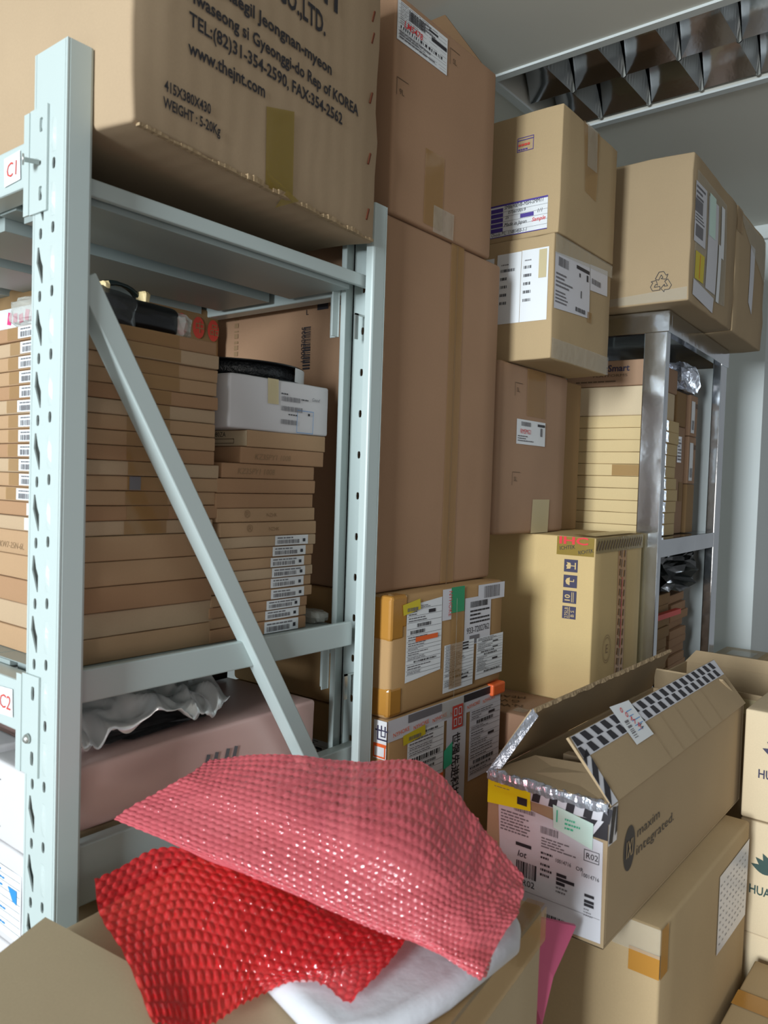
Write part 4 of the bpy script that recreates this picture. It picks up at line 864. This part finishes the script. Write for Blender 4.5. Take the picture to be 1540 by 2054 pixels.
# items on top of the left stack
t = thing('bagged_module', 'black module in antistatic bag with cable, on top of the left rack stack', 'electronic part', (.60, .975, ZL), 4)
v, f = rbox(.140, .13, .046, r=.012, bulge=.004, crush=.002, seed=2); mesh('module_body', v, f, t, 'black', True)
v, f = rbox(.07, .125, .048, r=.008, bulge=.005, crush=.006, seed=5); o = mesh('antistatic_bag', v, f, t, 'smoke', True); o.location = (-.012, -.003, 0)
o = crumple('', 'clear_wrap', '', (.146, .05, 0), (.04, .10, .040), 'clearbag', 4, .35, parent=t)
def tube(pts, r_, name, m, parent, n=8, closed=False):
    v = []; f = []; P_ = [Vector(p) for p in pts]
    for i, p in enumerate(P_):
        d = (P_[(i+1) % len(P_)]-P_[i-1] if closed else P_[min(i+1, len(P_)-1)]-P_[max(i-1, 0)]).normalized(); a = d.cross(Vector((0, .31, .95))).normalized(); b = d.cross(a)
        for j in range(n): th_ = 2*math.pi*j/n; v.append(p+(a*math.cos(th_)+b*math.sin(th_))*r_)
    m_ = len(P_) if closed else len(P_)-1
    for i in range(m_):
        for j in range(n): k2 = (i+1) % len(P_); f.append((i*n+j, i*n+(j+1) % n, k2*n+(j+1) % n, k2*n+j))
    return mesh(name, v, f, parent, m, True)
cb = None
pts = []
for k in range(3):
    for i in range(20): a = 2*math.pi*i/20; pts.append((.072+.034*math.cos(a), .055+.006*k, .056+.018*math.sin(a)+.002*k))
cb = tube(pts, .003, 'cable', 'cable', t)
for x in (.038, .108):
    o = crumple('', 'paper_tie', '', (x, .05, .050), (.012, .02, .02), 'tag', 3+x*10, .5, n=10, parent=t)
crumple('crinkled clear plastic bag on top of the left rack stack, left of the post', 'plastic_bag', 'bag', (.535+.04, 1.08, ZL), (.06, .10, .038), 'clearbag', 12, .3)
# old stamped carton behind
t = carton('old carton with pink-marked tape and red stamped characters behind the left rack stack', (.735, 1.31, 1.2430), (.345, .50, .600), 'cD', 0, bulge=.002, seed=55, r=.006, crush=.004)
s = sh(t, 'ny', .002)
for k, (a, ch) in enumerate(((.240, '正'), (.300, '品'), (.345-.04, ''))):
    pass
for a, ch in ((.248, '检'), (.290, '中'), (.328, '品')):
    N = 20; s.poly([(a+(.015*math.cos(2*math.pi*i/N)), .560+.022*math.sin(2*math.pi*i/N)) for i in range(N)], 'redp', .0012); s.text(ch, a-.010, .552, .018, 'cD', l=.0018, bold=.0)
s.build('red_stamp', t, 'red round stamped characters')
s = sh(t, 'nx', .002); s.quad(((.12, .525), (.499, .525), (.499, .562), (.12, .566)), 'paper', .0012)
for k in range(9): s.rect(.30+k*.022, .533+.003*(k % 2), .315+k*.022, .556-.003*(k % 3), 'pinkm', .0018, rot=10*(k % 3)-10)
s.build('tape', t, 'white tape scribbled with pink marker')

# ------------------------------------------------------------------ below the second shelf
t = carton('flat pink film-wrapped carton under the second rack shelf', (.548, .925, 1.031), (.445, .36, .088), 'cPinkish', 0, bulge=.002, r=.006, seed=70, crush=.002)
s = sh(t, 'ny', .002)
for k in range(4): s.rect(.205+k*.016+.006*(k//2), .034, .212+k*.016+.006*(k//2), .052, 'ink2', .0016, rot=-15)
s.build('printed_text', t)
t = carton('greyish carton under the pink-wrapped one, mostly behind the side tie', (.548, .930, .700), (.46, .40, .329), 'cM', 0, bulge=.0005, seed=71)
# silver foil bag
N1, N2 = 90, 50; v = []; f = []
for i in range(N1+1):
    for j in range(N2+1):
        u_, w_ = i/N1, j/N2
        x = .552+u_*.27; y = .935+w_*.22
        z = 1.148+.026*math.sin(math.pi*min(1, w_*1.15+.12))*(1-.35*u_)+.030*(1-abs(noise.noise(Vector((u_*4.2, w_*2.8, 1))))*2)-.020+.014*(1-2*abs(noise.noise(Vector((u_*8+w_*4, w_*6-u_*3, 4)))))
        if w_ < .18: z -= (.18-w_)*.10*(1+.9*math.sin(u_*9))
        if u_ > .86: z += (u_-.86)*.07
        v.append((x, y+.016*math.sin(u_*8), z))
for i in range(N1):
    for j in range(N2): a = i*(N2+1)+j; f.append((a, a+N2+1, a+N2+2, a+1))
o = mesh('foil_bag', v, f, None, 'silver', True); tag(o, 'crinkled silver foil bag lying on the pink-wrapped carton', 'bag')
md = o.modifiers.new('solid', 'SOLIDIFY'); md.thickness = .0012
crumple('dark antistatic bag under the silver foil bag', 'antistatic_bag', 'bag', (.69, 1.04, 1.121), (.25, .14, .014), 'smoke', 5, .3, n=30)
for k in range(4):
    flatbox('black plastic tray stacked behind the silver foil bag, '+(ords[k]+' from the bottom' if k else 'bottom of the stack'), (.76, 1.135, 1.1215+.017*k), (.215, .14, .016), 'black', 0, 'black plastic trays on the pink-wrapped carton', name='plastic_tray', cat='tray', seed=k)
crumple('clear plastic bag on the stacked black trays', 'plastic_bag', 'bag', (.93, 1.17, 1.190), (.07, .08, .018), 'clearbag', 2, .3, n=16)
t = carton('brown carton edge standing behind the pink-wrapped carton beside the right post', (1.000, .952, .976), (.014, .18, .135), 'cY', 0, bulge=.0, seed=72, name='cardboard_sheet', cat='cardboard')
crumple('pale roll of plastic bag beside the right rack stack on the second shelf', 'plastic_bag', 'bag', (1.035, .985, 1.2432), (.035, .07, .022), 'clearbag', 7, .25, n=16)
# white cartons low on the left
t = carton('white carton with corner bracket marks beside the left post', (.540, .980, 1.035-.002), (.006, .10, .110), 'cWh', 0, bulge=.0, seed=80, name='cardboard_panel', cat='cardboard') if False else None
def wcart(label, loc, size, m, **k): return carton(label, loc, size, m, 0, bulge=.001, **k)

# ------------------------------------------------------------------ near carton with bubble wrap
t = thing('open_carton', 'large tan carton in the foreground carrying the red bubble wrap', 'box', (.858, .415, 0), 7)
NB = (.50, .43, .995)
v, f = rbox(*NB, r=.006, bulge=.003, crush=.003, seed=90); v = [(p[0]-.50, p[1], p[2]) for p in v]
mesh('box_body', v, f, t, 'cN', True)
s = Sheet(o=(-.50, 0, 0), u=(1, 0, 0), v=(0, 0, 1)); s.rect(.0, .955, .50, .997, 'tape', .004); s.text('K', .17, .80, .03, 'ink', l=.003, slant=.3); s.lines(.40, .82, .43, .90, 3, 'inkb', 3, .003); s.build('tape', t)
s = Sheet(o=(-.50, 0, .995), u=(1, 0, 0), v=(0, 1, 0)); s.text('A', .30, .02, .025, 'ink', rot=-20, l=.005); s.rect(.0, -.002, .5, .02, 'tape', .0045); s.build('printed_text', t)
FLP = [(.436, .796, 1.012), (.450, .648, 1.012), (.411, .560, 1.012), (.30, .50, 1.012), (.22, .66, 1.012), (.335, .752, 1.012)]
v = [Vector(p) for p in FLP]; iv = Matrix.Rotation(R(-7), 4, 'Z') @ Matrix.Translation((-.858, -.415, 0))
v = [iv @ p for p in v]; k = len(v)
mesh('box_flap', v+[p+Vector((0, 0, .005)) for p in v], [tuple(range(k)), tuple(range(k, 2*k))[::-1]]+[(i, k+i, k+(i+1) % k, (i+1) % k) for i in range(k)], t, 'cN')

UP = [[(0.533, 0.815, 1.09), (0.548, 0.677, 1.088), (0.564, 0.569, 1.082), (0.579, 0.473, 1.075), (0.597, 0.403, 1.068), (0.613, 0.353, 1.055)], [(0.566, 0.795, 1.11), (0.581, 0.676, 1.11), (0.593, 0.562, 1.108), (0.602, 0.468, 1.1), (0.618, 0.396, 1.09), (0.67, 0.365, 1.065)], [(0.601, 0.775, 1.13), (0.615, 0.673, 1.135), (0.628, 0.56, 1.14), (0.648, 0.466, 1.13), (0.67, 0.407, 1.105), (0.706, 0.371, 1.07)], [(0.648, 0.785, 1.135), (0.681, 0.692, 1.155), (0.734, 0.608, 1.16), (0.776, 0.54, 1.155), (0.757, 0.456, 1.13), (0.745, 0.389, 1.08)]]
LO = [[(0.483, 0.777, 1.045), (0.562, 0.759, 1.06), (0.585, 0.637, 1.07), (0.615, 0.552, 1.06), (0.64, 0.451, 1.05)], [(0.457, 0.725, 1.04), (0.527, 0.692, 1.045), (0.548, 0.596, 1.055), (0.573, 0.513, 1.05), (0.612, 0.443, 1.045)], [(0.439, 0.652, 1.03), (0.487, 0.622, 1.035), (0.507, 0.549, 1.04), (0.535, 0.483, 1.04), (0.572, 0.436, 1.042)], [(0.405, 0.558, 1.02), (0.433, 0.53, 1.02), (0.479, 0.517, 1.025), (0.517, 0.491, 1.035), (0.522, 0.432, 1.04)]]
def cr1(p, t):
    n_ = len(p)-1; x = t*n_; i = min(int(x), n_-1); u_ = x-i
    p0 = p[i-1] if i > 0 else p[0]*2-p[1]; p1, p2 = p[i], p[i+1]; p3 = p[i+2] if i+2 <= n_ else p[n_]*2-p[n_-1]
    return .5*((p1*2)+(p2-p0)*u_+(p0*2-p1*5+p2*4-p3)*u_*u_+(p1*3-p0-p2*3+p3)*u_**3)
def patch(G, a, b): return cr1([cr1([Vector(q) for q in row], a) for row in G], b)
def bubble_sheet(name, G, nu, nv, pitch, hgt, wob, m, label, seed, flipz=1, ext=None):
    L1 = sum((Vector(G[1][i+1])-Vector(G[1][i])).length for i in range(len(G[1])-1)); L2 = sum((Vector(G[i+1][2])-Vector(G[i][2])).length for i in range(len(G)-1))
    base = [[patch(G, i/nu, j/nv) for i in range(nu+1)] for j in range(nv+1)]
    v = []; f = []
    for j in range(nv+1):
        for i in range(nu+1):
            p = base[j][i]; du = base[j][min(i+1, nu)]-base[j][max(i-1, 0)]; dv = base[min(j+1, nv)][i]-base[max(j-1, 0)][i]
            n_ = du.cross(dv).normalized(); n_ = n_ if n_.z > 0 else -n_
            x, y = i/nu*L1, j/nv*L2
            ry = round(y/(pitch*.866)); best = 1e9
            for rr_ in (ry-1, ry, ry+1):
                ox = (rr_ % 2)*pitch/2; cx = round((x-ox)/pitch)*pitch+ox; d = math.hypot(x-cx, y-rr_*pitch*.866); best = min(best, d)
            bb = math.sqrt(max(0, 1-(best/(pitch*.40))**2)) if best < pitch*.40 else 0
            wv = noise.noise(Vector((x*9, y*9, seed)))*wob+(1-2*abs(noise.noise(Vector((x*16+y*9, y*20-x*12, seed+3)))))*wob*(.12+.9*max(0, i/nu-.55)*(.4+j/nv))
            if bb: cxn = noise.noise(Vector((round(x/pitch)*3.1, ry*2.7, seed))); bb *= .75+.8*cxn
            v.append(p+n_*(bb*hgt+wv))
    for j in range(nv):
        for i in range(nu): a = j*(nu+1)+i; f.append((a, a+1, a+nu+2, a+nu+1))
    a_, b_, c_ = (v[f[len(f)//2][k_]] for k_ in (0, 1, 2))
    if (b_-a_).cross(c_-b_).z < 0: f = [q_[::-1] for q_ in f]
    o = mesh(name, v, f, None, m, True); return tag(o, label, 'bubble wrap')
bubble_sheet('bubble_wrap', LO, 260, 220, .0120, .0032, .009, 'wrapB', 'lower bright red sheet of bubble wrap lying on the near carton', 2)
UF = [[tuple(Vector(q)+Vector((.022, .012, -.016))) for q in UP[0]], [tuple(Vector(q)+Vector((.002, .0, -.010))) for q in UP[0]]]
ob = bubble_sheet('bubble_wrap', [[tuple(Vector(q)+Vector((.05, .02, -.014))) for q in UP[0]], [tuple(Vector(q)+Vector((.012, .003, -.008))) for q in UP[0]], UP[0]]+UP[1:], 320, 280, .0090, .0019, .009, 'wrapA', 'upper folded pink-red sheet of bubble wrap draped over the other', 5)
FO = [(0.50, 0.470), (0.522, 0.560), (0.644, 0.60), (0.74, 0.56), (0.772, 0.43), (0.772, 0.399), (0.734, 0.380), (0.613, 0.385), (0.535, 0.398), (0.490, 0.425)]
bm = bmesh.new(); vs_ = [bm.verts.new((x, y, 1.0005)) for x, y in FO]; fc = bm.faces.new(vs_); r_ = bmesh.ops.extrude_face_region(bm, geom=[fc])
for g in r_['geom']:
    if isinstance(g, bmesh.types.BMVert): g.co.z += .030
bmesh.ops.recalc_face_normals(bm, faces=bm.faces); me = bpy.data.meshes.new('foam_block'); bm.to_mesh(me); bm.free(); me.materials.append(M['foam'])
o = link('foam_pouch', me); tag(o, 'soft white foam pouch sticking out under the bubble wrap', 'foam'); b = o.modifiers.new('b', 'BEVEL'); b.width = .014; b.segments = 5; [setattr(q_, 'use_smooth', True) for q_ in me.polygons]

# ------------------------------------------------------------------ low left behind the left post
def wc(label, a, b, m, seed=0):
    return carton(label, a, (b[0]-a[0], b[1]-a[1], b[2]-a[2]), m, 0, bulge=.0008, r=.004, seed=seed, crush=.001)
t = wc('plain white carton at the bottom of the narrow pile behind the left post', (.491, .949, .591), (.545, 1.035, .884), 'cWh', 1)
t = wc('white carton with a blue-marked label behind the left post', (.491, .949, .886), (.545, 1.062, 1.012), 'cWh', 2)
s = sh(t, 'nx', .0008); s.rect(.020, .012, .108, .100, 'paper', .001)
for k in range(8): s.rect(.024, .022+k*.0098, .106, .0224+k*.0098, 'ink2', .0015); s.lines(.026, .0235+k*.0098, .07, .0285+k*.0098, 1, 'blue', k, .0015)
s.poly([(.075, .078), (.098, .078), (.098, .060), (.088, .062)], 'blue', .0016); s.rect(.008, .022, .020, .037, 'blue', .0016); s.build('printed_label', t, 'white form with blue marks')
t = wc('white carton with corner bracket marks behind the left post', (.491, .949, 1.014), (.545, 1.048, 1.120), 'cWh', 3)
s = sh(t, 'nx', .0008)
for b, d in ((.082, -1), (.020, 1)): s.rect(.025, b, .037, b+.001, 'ink', .001); s.rect(.025, min(b, b+d*.014), .026, max(b, b+d*.014), 'ink', .001)
s.build('bracket_marks', t)
t = wc('tan carton on the lowest rack shelf at the left edge', (.500, 1.068, .591), (.545, 1.30, 1.030), 'cS', 4)
t = wc('white carton with blue header and barcode at the left edge under the second shelf', (.500, 1.060, 1.032), (.545, 1.20, 1.125), 'cWh', 5)
s = sh(t, 'nx', .0008); s.waybill(.02, .008, .135, .085, 4, dense=1); s.rect(.06, .074, .135, .084, 'blue', .0022); s.build('printed_label', t)
